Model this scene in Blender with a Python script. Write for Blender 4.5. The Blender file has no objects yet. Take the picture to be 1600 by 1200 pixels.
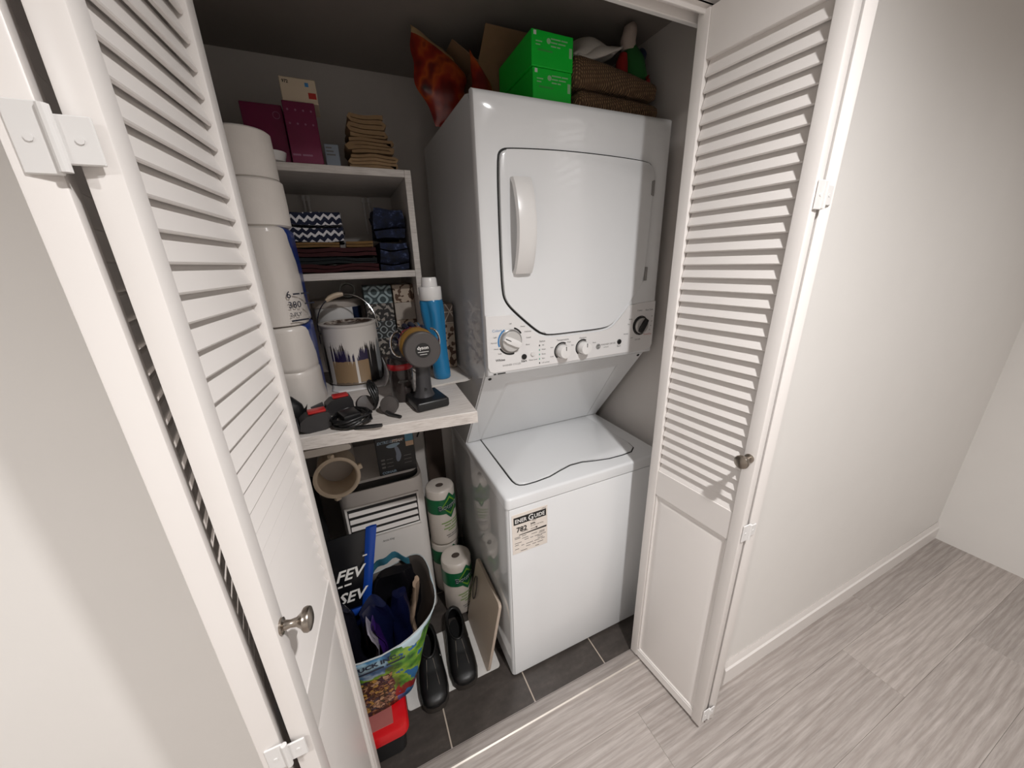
import bpy, bmesh, math, random
from mathutils import Vector, Matrix, noise as mnoise
random.seed(7)
R = math.radians
SC = bpy.context.scene
COL = SC.collection

# ------------------------------------------------------------------ camera, light, exposure
cam_d = bpy.data.cameras.new('camera'); cam = bpy.data.objects.new('camera', cam_d); COL.objects.link(cam)
cam_d.sensor_width = 36.0; cam_d.lens = 36.0 * 561.0 / 1600.0; cam_d.clip_start = 0.02
RIGHT = Vector((0.91149148, -0.41019451, -0.03039319)); UP = Vector((0.15834373, 0.28173657, 0.94633597)); BACK = Vector((-0.37961895, -0.86738975, 0.32175221))
cam.matrix_world = Matrix(((RIGHT.x, UP.x, BACK.x, -0.3492), (RIGHT.y, UP.y, BACK.y, -0.8762), (RIGHT.z, UP.z, BACK.z, 1.515), (0, 0, 0, 1)))
SC.camera = cam

world = bpy.data.worlds.new('world'); SC.world = world; world.use_nodes = True
world.node_tree.nodes['Background'].inputs[0].default_value = (1.0, 0.95, 0.9, 1)
world.node_tree.nodes['Background'].inputs[1].default_value = 0.02

SC.view_settings.view_transform = 'Standard'; SC.view_settings.look = 'None'
SC.view_settings.gamma = 1.0; SC.view_settings.use_curve_mapping = False
SC.view_settings.exposure = -0.07

LIGHT_POS = (0.18, -1.12, 2.375)
def downlight_lamp(loc, power, radius, cone=150):
    d = bpy.data.lights.new('downlight_beam', 'SPOT'); d.energy = power; d.shadow_soft_size = radius
    d.spot_size = math.radians(cone); d.spot_blend = 1.0; d.color = (1.0, 0.98, 0.97)
    o = bpy.data.objects.new('downlight_beam', d); COL.objects.link(o); o.location = loc
    return o
downlight_lamp(LIGHT_POS, 150, 0.035, 160)
downlight_lamp((1.45, -1.35, 2.375), 40, 0.035)  # added lamp, general fill from the right end of the hall
downlight_lamp((-1.5, -1.35, 2.375), 130, 0.035)  # added lamp, fill for the shaded right wall and dryer edge

# ------------------------------------------------------------------ helpers
def lin(c):
    return c / 12.92 if c <= 0.04045 else ((c + 0.055) / 1.055) ** 2.4
def hexc(h):
    h = h.lstrip('#'); return tuple(lin(int(h[i:i+2], 16) / 255) for i in (0, 2, 4)) + (1.0,)

class NT:
    def __init__(s, name):
        s.m = bpy.data.materials.new(name); s.m.use_nodes = True
        s.t = s.m.node_tree; s.b = s.t.nodes['Principled BSDF']
        s._tc = None
    def n(s, ty, **kw):
        x = s.t.nodes.new(ty)
        for k, v in kw.items(): setattr(x, k, v)
        return x
    def l(s, a, b): s.t.links.new(a, b)
    def set(s, sock, v):
        if hasattr(v, 'is_linked') or isinstance(v, bpy.types.NodeSocket): s.l(v, sock)
        else: sock.default_value = v
    def obj(s):
        if s._tc is None: s._tc = s.n('ShaderNodeTexCoord')
        return s._tc.outputs['Object']
    def uv(s):
        if s._tc is None: s._tc = s.n('ShaderNodeTexCoord')
        return s._tc.outputs['UV']
    def mapv(s, v, scale=(1, 1, 1), loc=(0, 0, 0), rot=(0, 0, 0)):
        x = s.n('ShaderNodeMapping'); s.l(v, x.inputs[0])
        x.inputs['Scale'].default_value = scale; x.inputs['Location'].default_value = loc; x.inputs['Rotation'].default_value = rot
        return x.outputs[0]
    def math(s, op, a, b=0.0, c=None):
        x = s.n('ShaderNodeMath', operation=op); s.set(x.inputs[0], a); s.set(x.inputs[1], b)
        if c is not None: s.set(x.inputs[2], c)
        return x.outputs[0]
    def sep(s, v):
        x = s.n('ShaderNodeSeparateXYZ'); s.l(v, x.inputs[0]); return x.outputs
    def comb(s, x_, y_, z_):
        x = s.n('ShaderNodeCombineXYZ'); s.set(x.inputs[0], x_); s.set(x.inputs[1], y_); s.set(x.inputs[2], z_); return x.outputs[0]
    def noise(s, v, scale, detail=3.0, rough=0.55):
        x = s.n('ShaderNodeTexNoise'); s.l(v, x.inputs['Vector']); x.inputs['Scale'].default_value = scale
        x.inputs['Detail'].default_value = detail; x.inputs['Roughness'].default_value = rough
        return x.outputs['Fac']
    def vor(s, v, scale, out='Distance', feature='F1'):
        x = s.n('ShaderNodeTexVoronoi', feature=feature); s.l(v, x.inputs['Vector']); x.inputs['Scale'].default_value = scale
        return x.outputs[out]
    def ramp(s, f, stops, interp='LINEAR'):
        x = s.n('ShaderNodeValToRGB'); s.l(f, x.inputs[0]); cr = x.color_ramp; cr.interpolation = interp
        while len(cr.elements) < len(stops): cr.elements.new(0.5)
        for e, (p, c) in zip(cr.elements, stops): e.position = p; e.color = hexc(c) if isinstance(c, str) else c
        return x.outputs[0]
    def mix(s, f, a, b, blend='MIX'):
        x = s.n('ShaderNodeMix', data_type='RGBA', blend_type=blend); s.set(x.inputs[0], f)
        for sock, v in ((x.inputs[6], a), (x.inputs[7], b)):
            if isinstance(v, str): v = hexc(v)
            s.set(sock, v)
        return x.outputs[2]
    def bump(s, h, strength=0.3, dist=0.002):
        x = s.n('ShaderNodeBump'); s.l(h, x.inputs['Height']); x.inputs['Strength'].default_value = strength; x.inputs['Distance'].default_value = dist
        s.l(x.outputs[0], s.b.inputs['Normal'])
    def base(s, c): s.set(s.b.inputs['Base Color'], hexc(c) if isinstance(c, str) else c)
    def p(s, rough=0.5, metal=0.0, **kw):
        s.set(s.b.inputs['Roughness'], rough); s.b.inputs['Metallic'].default_value = metal
        for k, v in kw.items(): s.b.inputs[k.replace('_', ' ')].default_value = v
        return s

MATS = {}
def M(name, col, rough=0.5, metal=0.0, var=0.08, vscale=8.0, bump=0.0, bscale=200.0, **kw):
    """plain procedural material: colour with a slight noise variation and fine relief"""
    if name in MATS: return MATS[name]
    t = NT(name); c = hexc(col)
    f = t.noise(t.obj(), vscale)
    lo = tuple(x * (1 - var) for x in c[:3]) + (1,); hi = tuple(min(1, x * (1 + var)) for x in c[:3]) + (1,)
    t.base(t.mix(f, lo, hi)); t.p(rough, metal, **kw)
    if bump: t.bump(t.noise(t.obj(), bscale, 2), bump, 0.001)
    MATS[name] = t.m
    return t.m

def shift_loc(parent):
    v = Vector((0, 0, 0)); p = parent
    while p is not None: v += p.location; p = p.parent
    return v

class MB:
    """mesh builder; coordinates are world coordinates unless built with local=True"""
    def __init__(s): s.bm = bmesh.new()
    def _xf(s, verts, Mx):
        if Mx is not None: bmesh.ops.transform(s.bm, matrix=Mx, verts=verts)
    def box(s, x0, x1, y0, y1, z0, z1, bev=0.0, seg=2, Mx=None):
        r = bmesh.ops.create_cube(s.bm, size=1.0); vs = r['verts']
        for v in vs: v.co = Vector(((x0+x1)/2 + v.co.x*(x1-x0), (y0+y1)/2 + v.co.y*(y1-y0), (z0+z1)/2 + v.co.z*(z1-z0)))
        if bev > 0:
            es = list({e for v in vs for e in v.link_edges})
            bv = bmesh.ops.bevel(s.bm, geom=es, offset=bev, segments=seg, profile=0.5, affect='EDGES')
            vs = list({v for f in bv['faces'] for v in f.verts} | {v for v in vs if v.is_valid})
            if Mx is not None:
                # gather the whole island
                seen = set(vs); st = list(vs)
                while st:
                    v = st.pop()
                    for e in v.link_edges:
                        o = e.other_vert(v)
                        if o not in seen: seen.add(o); st.append(o)
                vs = list(seen)
        s._xf(vs, Mx); return s
    def loft(s, rings, cap0=True, cap1=True, closed=True, loop=False):
        VS = [[s.bm.verts.new(p) for p in r] for r in rings]
        n = len(rings[0]); m = len(VS)
        for i in range(m if loop else m - 1):
            a, b = VS[i], VS[(i + 1) % m]
            for j in range(n if closed else n - 1):
                k = (j + 1) % n
                try: s.bm.faces.new((a[j], a[k], b[k], b[j]))
                except ValueError: pass
        if not loop:
            if cap0:
                try: s.bm.faces.new(list(reversed(VS[0])))
                except ValueError: pass
            if cap1:
                try: s.bm.faces.new(VS[-1])
                except ValueError: pass
        return s
    def lathe(s, prof, seg=24, Mx=None, sx=1.0, sy=1.0, cap0=True, cap1=True):
        rings = []
        for r, z in prof:
            rings.append([Vector((r*sx*math.cos(2*math.pi*i/seg), r*sy*math.sin(2*math.pi*i/seg), z)) for i in range(seg)])
        if Mx is not None: rings = [[Mx @ p for p in r] for r in rings]
        return s.loft(rings, cap0, cap1)
    def cyl(s, p0, p1, r0, r1=None, seg=16):
        p0, p1 = Vector(p0), Vector(p1); r1 = r0 if r1 is None else r1
        d = p1 - p0; q = d.to_track_quat('Z', 'Y').to_matrix().to_4x4(); Mx = Matrix.Translation(p0) @ q
        return s.lathe([(r0, 0), (r1, d.length)], seg, Mx)
    def tube(s, pts, r, seg=8, loop=False):
        pts = [Vector(p) for p in pts]; rings = []; n = len(pts); up = Vector((0, 0, 1)); prev = None
        for i, p in enumerate(pts):
            a = pts[i-1] if (i > 0 or loop) else pts[i]; b = pts[(i+1) % n] if (i < n-1 or loop) else pts[i]
            t = (b - a).normalized()
            if prev is None: nrm = t.orthogonal().normalized()
            else: nrm = (prev - t * prev.dot(t)).normalized()
            prev = nrm; bn = t.cross(nrm)
            rr = r[i] if isinstance(r, (list, tuple)) else r
            rings.append([p + (nrm*math.cos(2*math.pi*k/seg) + bn*math.sin(2*math.pi*k/seg)) * rr for k in range(seg)])
        return s.loft(rings, True, True, loop=loop)
    def prism(s, poly, mapf, a, b, bev=0.0, seg=2):
        """poly list of (u,v); mapf(u,v,w)->Vector; extruded w from a to b"""
        lo = [s.bm.verts.new(mapf(u, v, a)) for u, v in poly]; hi = [s.bm.verts.new(mapf(u, v, b)) for u, v in poly]
        fs = [s.bm.faces.new(lo), s.bm.faces.new(list(reversed(hi)))]
        n = len(poly)
        for i in range(n):
            k = (i + 1) % n; fs.append(s.bm.faces.new((lo[k], lo[i], hi[i], hi[k])))
        if bev > 0:
            es = list({e for v in hi for e in v.link_edges if e.other_vert(v) in hi}) if bev else []
            bmesh.ops.bevel(s.bm, geom=es, offset=bev, segments=seg, profile=0.5, affect='EDGES')
        return s
    def grid(s, f, nu, nv, closeu=False):
        g = [[s.bm.verts.new(f(i/(nu if closeu else nu-1), j/(nv-1))) for j in range(nv)] for i in range(nu)]
        for i in range(nu if closeu else nu-1):
            for j in range(nv-1):
                k = (i+1) % nu; s.bm.faces.new((g[i][j], g[k][j], g[k][j+1], g[i][j+1]))
        return s
    def wobble(s, amp, scale=8.0, seed=0):
        o = Vector((seed*3.1, seed*1.7, seed*2.3))
        for v in s.bm.verts:
            v.co += Vector((mnoise.noise(v.co*scale+o), mnoise.noise(v.co*scale+o+Vector((9, 0, 0))), mnoise.noise(v.co*scale+o+Vector((0, 9, 0))))) * amp
        return s
    def subdiv(s, n=1):
        bmesh.ops.subdivide_edges(s.bm, edges=s.bm.edges[:], cuts=n, use_grid_fill=True); return s
    def build(s, name, mat, parent=None, loc=None, local=False, smooth=35, solid=0.0, sub=0):
        bmesh.ops.recalc_face_normals(s.bm, faces=s.bm.faces[:])
        me = bpy.data.meshes.new(name); 
        off = Vector((0, 0, 0))
        if not local:
            off = shift_loc(parent) if parent is not None else (Vector(loc) if loc is not None else Vector((0, 0, 0)))
            bmesh.ops.translate(s.bm, verts=s.bm.verts[:], vec=-off)
        s.bm.to_mesh(me); s.bm.free()
        o = bpy.data.objects.new(name, me); COL.objects.link(o)
        if parent is not None: o.parent = parent
        elif loc is not None: o.location = loc
        if isinstance(mat, (list, tuple)):
            for m in mat: me.materials.append(m)
        else: me.materials.append(mat)
        if smooth:
            for p in me.polygons: p.use_smooth = True
            me.set_sharp_from_angle(angle=R(smooth))
        if solid:
            md = o.modifiers.new('thickness', 'SOLIDIFY'); md.thickness = solid; md.offset = 0
        if sub:
            md = o.modifiers.new('subdivision', 'SUBSURF'); md.levels = sub; md.render_levels = sub
        return o

def thing(name, label, cat, loc=(0, 0, 0), rotz=0.0, group=None):
    o = bpy.data.objects.new(name, None); COL.objects.link(o); o.empty_display_size = 0.05
    o.location = loc; o.rotation_euler = (0, 0, rotz); o['label'] = label; o['category'] = cat
    if group: o['group'] = group
    return o
def tag(o, label, cat, group=None):
    o['label'] = label; o['category'] = cat
    if group: o['group'] = group
    return o
def struct(o, label=None):
    o['kind'] = 'structure'
    if label: o['label'] = label
    return o

FACE_MY = (Vector((1, 0, 0)), Vector((0, 0, 1)))       # on a face that looks towards -y
def text(s, size, pos, mat, parent, basis=FACE_MY, name='lettering', align='LEFT', shear=0.0, bold=0.0, sx=1.0, local=False, wrap=None):
    if s.startswith('~'):                              # print too small to read: one bar for each word
        ws = [int(q)*size*0.5 for q in s[1:].split()]; tot = sum(ws) + 0.4*size*(len(ws)-1); x = -tot/2 if align == 'CENTER' else 0.0
        vs, fs = [], []; r, u = basis; off = Vector(pos) - (Vector((0, 0, 0)) if local else shift_loc(parent))
        for w_ in ws:
            n = 6; k0 = len(vs)
            for i in range(n+1):
                for v_ in (0.08*size, 0.52*size):
                    px = (x + w_*i/n)*sx; vs.append((off + r*px + u*v_) if wrap is None else wrap(px, v_))
            for i in range(n): fs.append((k0+2*i, k0+2*i+2, k0+2*i+3, k0+2*i+1))
            x += w_ + 0.4*size
        me = bpy.data.meshes.new('fine_print'); me.from_pydata(vs, [], fs); me.materials.append(mat)
        o = bpy.data.objects.new('fine_print', me); COL.objects.link(o); o.parent = parent; o['kind'] = 'stuff'
        return o
    cu = bpy.data.curves.new(name, 'FONT'); cu.body = s; cu.size = size; cu.align_x = align; cu.shear = shear; cu.offset = bold; cu.resolution_u = 2
    to = bpy.data.objects.new(name, cu); COL.objects.link(to)
    bpy.context.view_layer.update()
    me = bpy.data.meshes.new_from_object(to.evaluated_get(bpy.context.evaluated_depsgraph_get()))
    bpy.data.objects.remove(to); bpy.data.curves.remove(cu)
    r, u = basis; off = Vector(pos) - (Vector((0, 0, 0)) if local else shift_loc(parent))
    for v in me.vertices:
        v.co = (off + r * (v.co.x * sx) + u * v.co.y) if wrap is None else wrap(v.co.x * sx, v.co.y)
    me.materials.clear(); me.materials.append(mat); me.name = name
    o = bpy.data.objects.new(name, me); COL.objects.link(o); o.parent = parent
    return o

def chaikin(pts, n=2):
    for _ in range(n):
        q = []
        for i in range(len(pts)):
            a, b = Vector(pts[i]), Vector(pts[(i+1) % len(pts)])
            q += [a*0.75 + b*0.25, a*0.25 + b*0.75]
        pts = q
    return [tuple(p) for p in pts]
def rrect(x0, x1, z0, z1, r, seg=4):
    out = []
    for cx, cz, a0 in ((x1-r, z1-r, 0), (x0+r, z1-r, 90), (x0+r, z0+r, 180), (x1-r, z0+r, 270)):
        for k in range(seg+1):
            a = R(a0 + 90*k/seg); out.append((cx + r*math.cos(a), cz + r*math.sin(a)))
    return out
XZ = lambda u, v, w: Vector((u, w, v))      # polygon in x,z extruded along y
XY = lambda u, v, w: Vector((u, v, w))
YZ = lambda u, v, w: Vector((w, u, v))
def dup(root, loc, label, rotz=None):
    r = root.copy(); COL.objects.link(r); r.location = loc; r['label'] = label
    if rotz is not None: r.rotation_euler = (0, 0, rotz)
    for ch in list(root.children):
        c = ch.copy(); COL.objects.link(c); c.parent = r
        for g in ch.children:
            d = g.copy(); COL.objects.link(d); d.parent = c
    return r

# ------------------------------------------------------------------ materials
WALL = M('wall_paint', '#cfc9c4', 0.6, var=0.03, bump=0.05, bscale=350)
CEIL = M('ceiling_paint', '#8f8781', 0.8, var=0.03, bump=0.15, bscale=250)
HALL = M('hall_wall_paint', '#e9e6e2', 0.55, var=0.02, bump=0.04, bscale=350)
DOORW = M('door_paint', '#e9e4e0', 0.38, var=0.02, bump=0.04, bscale=400)
ENAMEL = M('white_enamel', '#e4e5e6', 0.12, var=0.01, Coat_Weight=0.3)
ENAMEL_SIDE = M('white_enamel_side_panel', '#d8d9da', 0.05, var=0.01, Coat_Weight=0.5)
PLASTIC_W = M('white_plastic', '#e2e0de', 0.3, var=0.02)
SEAM = M('dark_seam', '#262626', 0.7)
NICKEL = M('satin_nickel', '#a39a90', 0.28, 1.0, var=0.05)
CHROME = M('chrome', '#c8c8c8', 0.12, 1.0, var=0.03)
BLACK = M('black_plastic', '#161617', 0.38, var=0.15)
INK = M('black_ink', '#191817', 0.6)
GREYINK = M('grey_ink', '#6f6d6b', 0.6)
WHITEINK = M('white_ink', '#e6e4e1', 0.6)
BLUEINK = M('blue_ink', '#3f7fb5', 0.6)
REDINK = M('red_ink', '#b33226', 0.6)
GREENINK = M('light_green_ink', '#7fae3c', 0.6)

def m_plank(name='vinyl_plank', dim=1.0):
    t = NT(name); oi = t.n('ShaderNodeObjectInfo'); rnd = oi.outputs['Random']
    off = t.comb(t.math('MULTIPLY', rnd, 37.0), t.math('MULTIPLY', rnd, 11.0), 0.0)
    ad = t.n('ShaderNodeVectorMath', operation='ADD'); t.l(t.obj(), ad.inputs[0]); t.l(off, ad.inputs[1]); v = ad.outputs[0]
    g = t.noise(t.mapv(v, (1.6, 34, 1)), 3.4, 9, 0.72)
    wv = t.n('ShaderNodeTexWave', wave_type='BANDS', bands_direction='Y'); t.l(t.mapv(v, (0.55, 5.0, 1)), wv.inputs['Vector'])
    wv.inputs['Scale'].default_value = 2.4; wv.inputs['Distortion'].default_value = 11.0; wv.inputs['Detail'].default_value = 2.5; wv.inputs['Detail Scale'].default_value = 0.8
    big = t.noise(t.mapv(v, (1.2, 5, 1)), 1.6, 3)
    c = t.ramp(g, [(0.30, '#7d7570'), (0.5, '#a39a94'), (0.70, '#bdb5b0')])
    c = t.mix(t.math('MULTIPLY', t.math('POWER', wv.outputs['Fac'], 3.0), 0.55), c, '#857a73')
    c = t.mix(t.math('MULTIPLY', big, 0.35), c, '#c8c0bb')
    hs = t.n('ShaderNodeHueSaturation'); t.l(c, hs.inputs['Color']); t.l(t.math('MULTIPLY_ADD', rnd, 0.22*dim, 0.88*dim), hs.inputs['Value'])
    t.base(hs.outputs[0]); t.p(0.42); t.bump(g, 0.12, 0.001); return t.m
PLANK = m_plank()
def m_tile():
    t = NT('charcoal_tile'); n1 = t.noise(t.mapv(t.obj(), (3, 12, 3)), 3.0, 5); n2 = t.noise(t.obj(), 60, 2)
    t.base(t.ramp(t.math('MULTIPLY_ADD', n2, 0.3, t.math('MULTIPLY', n1, 0.7)), [(0.3, '#37322f'), (0.55, '#453f3b'), (0.75, '#554e49')]))
    t.p(0.42); t.bump(n2, 0.08, 0.001); return t.m
TILE = m_tile()
GROUT = M('light_grout', '#b3a698', 0.85, var=0.1, vscale=60)
SUBFLOOR = M("subfloor_grey", "#8d857f", 0.9)
def m_laminate():
    t = NT('white_woodgrain_laminate'); g = t.noise(t.mapv(t.obj(), (6, 90, 90)), 3.0, 4, 0.6)
    t.base(t.ramp(g, [(0.3, '#b9b1aa'), (0.5, '#cdc6c0'), (0.7, '#d8d2cc')])); t.p(0.5); t.bump(g, 0.25, 0.001); return t.m
LAMINATE = m_laminate()

# ------------------------------------------------------------------ the setting
XL, XR, YB, ZC = -0.66, 0.695, 0.82, 2.20          # closet shell
YO, YI = -0.17, -0.05                              # front wall, hall face and closet face
HZ = 2.385; HXL, HXR, HYB = -2.3, 2.4, -2.3         # hall
ZS = 2.045                                         # soffit over the opening

fl = MB(); fl.box(HXL-0.1, HXR+0.1, HYB-0.1, YB+0.1, -0.06, -0.012)
floor = struct(fl.build('floor', SUBFLOOR, smooth=0))
gbed = MB(); gbed.box(-0.66, 0.695, -0.106, 0.82, -0.012, -0.0009); gbed.build('grout_bed', GROUT, floor, smooth=0)
# charcoal tiles in the closet
edges = [-0.66, -0.5805, -0.2695, 0.0405, 0.3505, 0.6605, 0.70]
for i in range(len(edges)-1):
    x0, x1 = edges[i] + 0.0024, edges[i+1] - 0.0024
    for y0, y1 in ((-0.105, 0.498), (0.502, 0.82)):
        if x1 - x0 < 0.02: continue
        b = MB(); b.box(x0, x1, y0, y1, -0.0008, 0.0002, 0.0003, 1)
        b.build('floor_tile', TILE, floor, smooth=0)
# vinyl planks in the hall
PL, PW = 1.22, 0.185
pb = MB(); pb.box(0.0002, PL-0.0002, 0.0002, PW-0.0002, -0.012, 0.0, 0.0005, 1); p0 = pb.build('floor_plank', PLANK, floor, local=True, smooth=0)
pm = p0.data; n = 0; y = -0.100 - PW; row = 0
starts = [0.86, 0.352, 0.02, 0.55, 1.05, 0.25, 0.7, 0.15, 0.95, 0.45]
while y > HYB - PW:
    x = starts[row % 10] - 3 * PL
    while x < HXR:
        if x + PL > HXL:
            o = p0 if n == 0 else p0.copy()
            if n: COL.objects.link(o)
            o.location = (x, y, 0); n += 1
        x += PL
    y -= PW; row += 1
# narrow strip between tiles and hall floor
th = MB()
th.prism([(-0.108, -0.012), (-0.108, 0.004), (-0.112, 0.0065), (-0.149, 0.006), (-0.1525, 0.003), (-0.1525, -0.012)], YZ, -0.66, 0.69)
struct(th.build('trim_1', m_plank('threshold_wood', 0.72), smooth=20), 'grey wood look threshold strip between tile and plank floor')
tl = MB(); tl.prism([(-0.1525, 0.0), (-0.1525, 0.0045), (-0.157, 0.002), (-0.157, 0.0)], YZ, -0.66, 0.69)
struct(tl.build('trim_2', M('bright_metal_edge', '#c9c1b8', 0.35, 0.3), smooth=0), 'thin pale edge strip along the threshold')

w = MB(); w.box(XL-0.1, XR+0.1, YB, YB+0.1, 0, ZC+0.1); struct(w.build('wall_back', WALL, smooth=0))
w = MB(); w.box(XL-0.1, XL, YI, YB, 0, ZC+0.1); struct(w.build('wall_left', WALL, smooth=0))
w = MB(); w.box(XR, XR+0.1, YI, YB, 0, ZC+0.1); struct(w.build('wall_right', WALL, smooth=0))
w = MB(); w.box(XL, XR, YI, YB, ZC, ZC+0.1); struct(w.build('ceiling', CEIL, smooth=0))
w = MB()
w.box(XL, XR, YO, YI, ZS, HZ)                       # header
w.box(HXL, XL+0.002, YO, YI, 0, HZ)                 # left of the opening
struct(w.build('wall_front', HALL, smooth=0))
w = MB(); w.box(XR, HXR, -0.34, -0.05, 0, HZ); struct(w.build('wall_hall_right', HALL, smooth=0))
w = MB(); w.box(HXL-0.1, HXL, HYB, YI, 0, HZ); struct(w.build('wall_hall_end_left', HALL, smooth=0))
w = MB(); w.box(HXR, HXR+0.1, HYB, YI, 0, HZ); struct(w.build('wall_hall_end_right', HALL, smooth=0))
w = MB(); w.box(HXL-0.1, HXR+0.1, HYB-0.1, HYB, 0, HZ); struct(w.build('wall_hall_back', HALL, smooth=0))
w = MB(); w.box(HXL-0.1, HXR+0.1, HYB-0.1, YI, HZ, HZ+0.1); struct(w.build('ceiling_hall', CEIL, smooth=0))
def baseboard(name, x0, x1, yf):
    b = MB(); b.prism([(yf, 0.0), (yf, 0.10), (yf-0.004, 0.105), (yf-0.008, 0.09), (yf-0.010, 0.078), (yf-0.015, 0.072), (yf-0.015, 0.0)], YZ, x0, x1)
    struct(b.build(name, DOORW, smooth=20))
baseboard('baseboard_right', XR-0.0, HXR, -0.34)
baseboard('baseboard_left', HXL, XL, YO)
# track for the folding doors under the soffit
tr = MB()
for yy in (-0.128, -0.094): tr.box(XL, XR, yy-0.002, yy+0.002, ZS-0.022, ZS, 0.0008, 1)
tr.box(XL, XR, -0.130, -0.092, ZS-0.004, ZS)
struct(tr.build('trim_3', DOORW, smooth=0), 'white metal door track under the opening head')
# side jamb on the left
jb = MB(); jb.box(XL, XL+0.018, YO, YI, 0, ZS); struct(jb.build('trim_4', DOORW, smooth=0), 'white door jamb on the left')
# ceiling light before the closet, and two added fill lights in the hall
for k, (lx, ly, lz) in enumerate((LIGHT_POS, (1.45, -1.35, 2.375), (-1.5, -1.35, 2.375))):
    t = thing('downlight', ['recessed round downlight in the ceiling before the closet', 'added round fill downlight at the right end of the hall', 'added round fill downlight at the left end of the hall'][k], 'light', (lx, ly, HZ), group='hall ceiling downlights')
    b = MB(); b.lathe([(0.05, -0.001), (0.075, -0.001), (0.072, -0.006), (0.052, -0.006)], 32, Matrix.Translation((lx, ly, HZ)), cap0=False, cap1=False); b.build('trim_ring', PLASTIC_W, t)

# ------------------------------------------------------------------ folding louvre doors
LW, LT, LH, LZ0 = 0.301, 0.028, 2.018, 0.014
ST = 0.030                                         # stile width
ZLV0, ZLV1, ZR0 = 0.862, 1.937, 0.772
def leaf_frame():
    b = MB(); bv = 0.0025
    b.box(0, ST, 0, LT, LZ0, LZ0+LH, bv, 2)
    b.box(LW-ST, LW, 0, LT, LZ0, LZ0+LH, bv, 2)
    b.box(ST, LW-ST, 0.003, LT-0.003, ZLV1, LZ0+LH, 0.001, 1)
    b.box(ST, LW-ST, 0.003, LT-0.003, ZR0, ZLV0, 0.001, 1)
    b.box(ST, LW-ST, 0.003, LT-0.003, LZ0, 0.048, 0.001, 1)
    return b
def leaf_panel():
    b = MB()
    b.box(ST, LW-ST, 0.010, LT-0.010, 0.048, ZR0)
    # raised field, front and back
    for s, y0, y1 in ((1, 0.010, 0.005), (-1, LT-0.010, LT-0.005)):
        r0 = [(ST+0.012, 0.062), (LW-ST-0.012, 0.062), (LW-ST-0.012, ZR0-0.014), (ST+0.012, ZR0-0.014)]
        r1 = [(ST+0.030, 0.082), (LW-ST-0.030, 0.082), (LW-ST-0.030, ZR0-0.034), (ST+0.030, ZR0-0.034)]
        b.loft([[Vector((u, y0, v)) for u, v in r0], [Vector((u, y1, v)) for u, v in r1]], False, True)
    # moulding round the opening
    for (x0, x1, z0, z1) in ((ST, ST+0.007, 0.048, ZR0), (LW-ST-0.007, LW-ST, 0.048, ZR0), (ST, LW-ST, 0.048, 0.055), (ST, LW-ST, ZR0-0.007, ZR0)):
        b.box(x0, x1, 0.005, LT-0.005, z0, z1, 0.002, 1)
    return b
NS = 34
sb = MB(); sb.box(ST+0.001, LW-ST-0.001, -0.019, 0.019, -0.003, 0.003, 0.0015, 1, Mx=Matrix.Rotation(R(70), 4, 'X'))
FRAME_ME = PANEL_ME = SLAT_ME = None
def make_leaf(name, root, org, angle, knob_x=None):
    global FRAME_ME, PANEL_ME, SLAT_ME
    if FRAME_ME is None:
        o = leaf_frame().build(name, DOORW, root, local=True, smooth=30); FRAME_ME = o.data
    else:
        o = bpy.data.objects.new(name, FRAME_ME); COL.objects.link(o); o.parent = root
    o.location = (org[0], org[1], 0); o.rotation_euler = (0, 0, angle)
    if PANEL_ME is None:
        p = leaf_panel().build('raised_panel', DOORW, o, local=True, smooth=20); PANEL_ME = p.data
    else:
        p = bpy.data.objects.new('raised_panel', PANEL_ME); COL.objects.link(p); p.parent = o
    for k in range(NS):
        if SLAT_ME is None:
            s = sb.build('slat', DOORW, o, local=True, smooth=0); SLAT_ME = s.data
        else:
            s = bpy.data.objects.new('slat', SLAT_ME); COL.objects.link(s); s.parent = o
        s.location = (0, LT/2, ZLV0 + (k + 0.5) * (ZLV1 - ZLV0) / NS)
    if knob_x is not None:
        kb = MB(); Mx = Matrix.Translation((knob_x, 0, 1.035)) @ Matrix.Rotation(R(90), 4, 'X')
        kb.lathe([(0.0, 0), (0.0115, 0), (0.0115, 0.003), (0.007, 0.005), (0.0055, 0.012), (0.0065, 0.020), (0.011, 0.026), (0.0165, 0.030), (0.0175, 0.034), (0.016, 0.038), (0.009, 0.0405), (0.0, 0.041)], 28, Mx, cap0=False, cap1=False)
        kb.build('knob', NICKEL, o, local=True)
    return o
def hinge(root, p, z):
    b = MB(); x, y = p
    for s in (-1, 1):
        b.box(x + (0.002 if s > 0 else -0.026), x + (0.026 if s > 0 else -0.002), y-0.0035, y-0.0005, z-0.026 if s < 0 else z-0.018, z+0.026 if s < 0 else z+0.018, 0.001, 1)
    b.cyl((x, y-0.004, z-0.024), (x, y-0.004, z+0.024), 0.0042, seg=10)
    for s in (-1, 1): b.cyl((x+s*0.015, y-0.0045, z), (x+s*0.015, y-0.003, z), 0.003, seg=8)
    return b.build('hinge', PLASTIC_W, root)

d1 = bpy.data.objects.new('door_1', None); COL.objects.link(d1); struct(d1, 'white louvred folding door on the right, folded open')
d1.location = (0.60, -0.11, 0)
AR, BR_ = Vector((0.472, -0.112)), Vector((0.500, -0.412))
def place(o, root): pass
aR = math.atan2(BR_.y - AR.y, BR_.x - AR.x)
lo = make_leaf('sliding_leaf', d1, (AR.x - 0.60, AR.y + 0.11), aR, knob_x=0.285)
fold = Vector((0.566, -0.414)); piv = Vector((0.640, -0.122))
make_leaf('pivot_leaf', d1, (fold.x - 0.60, fold.y + 0.11), math.atan2(piv.y - fold.y, piv.x - fold.x))
for z in (0.066, 0.812, 1.62): hinge(d1, (0.5315, -0.4115), z)

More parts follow.
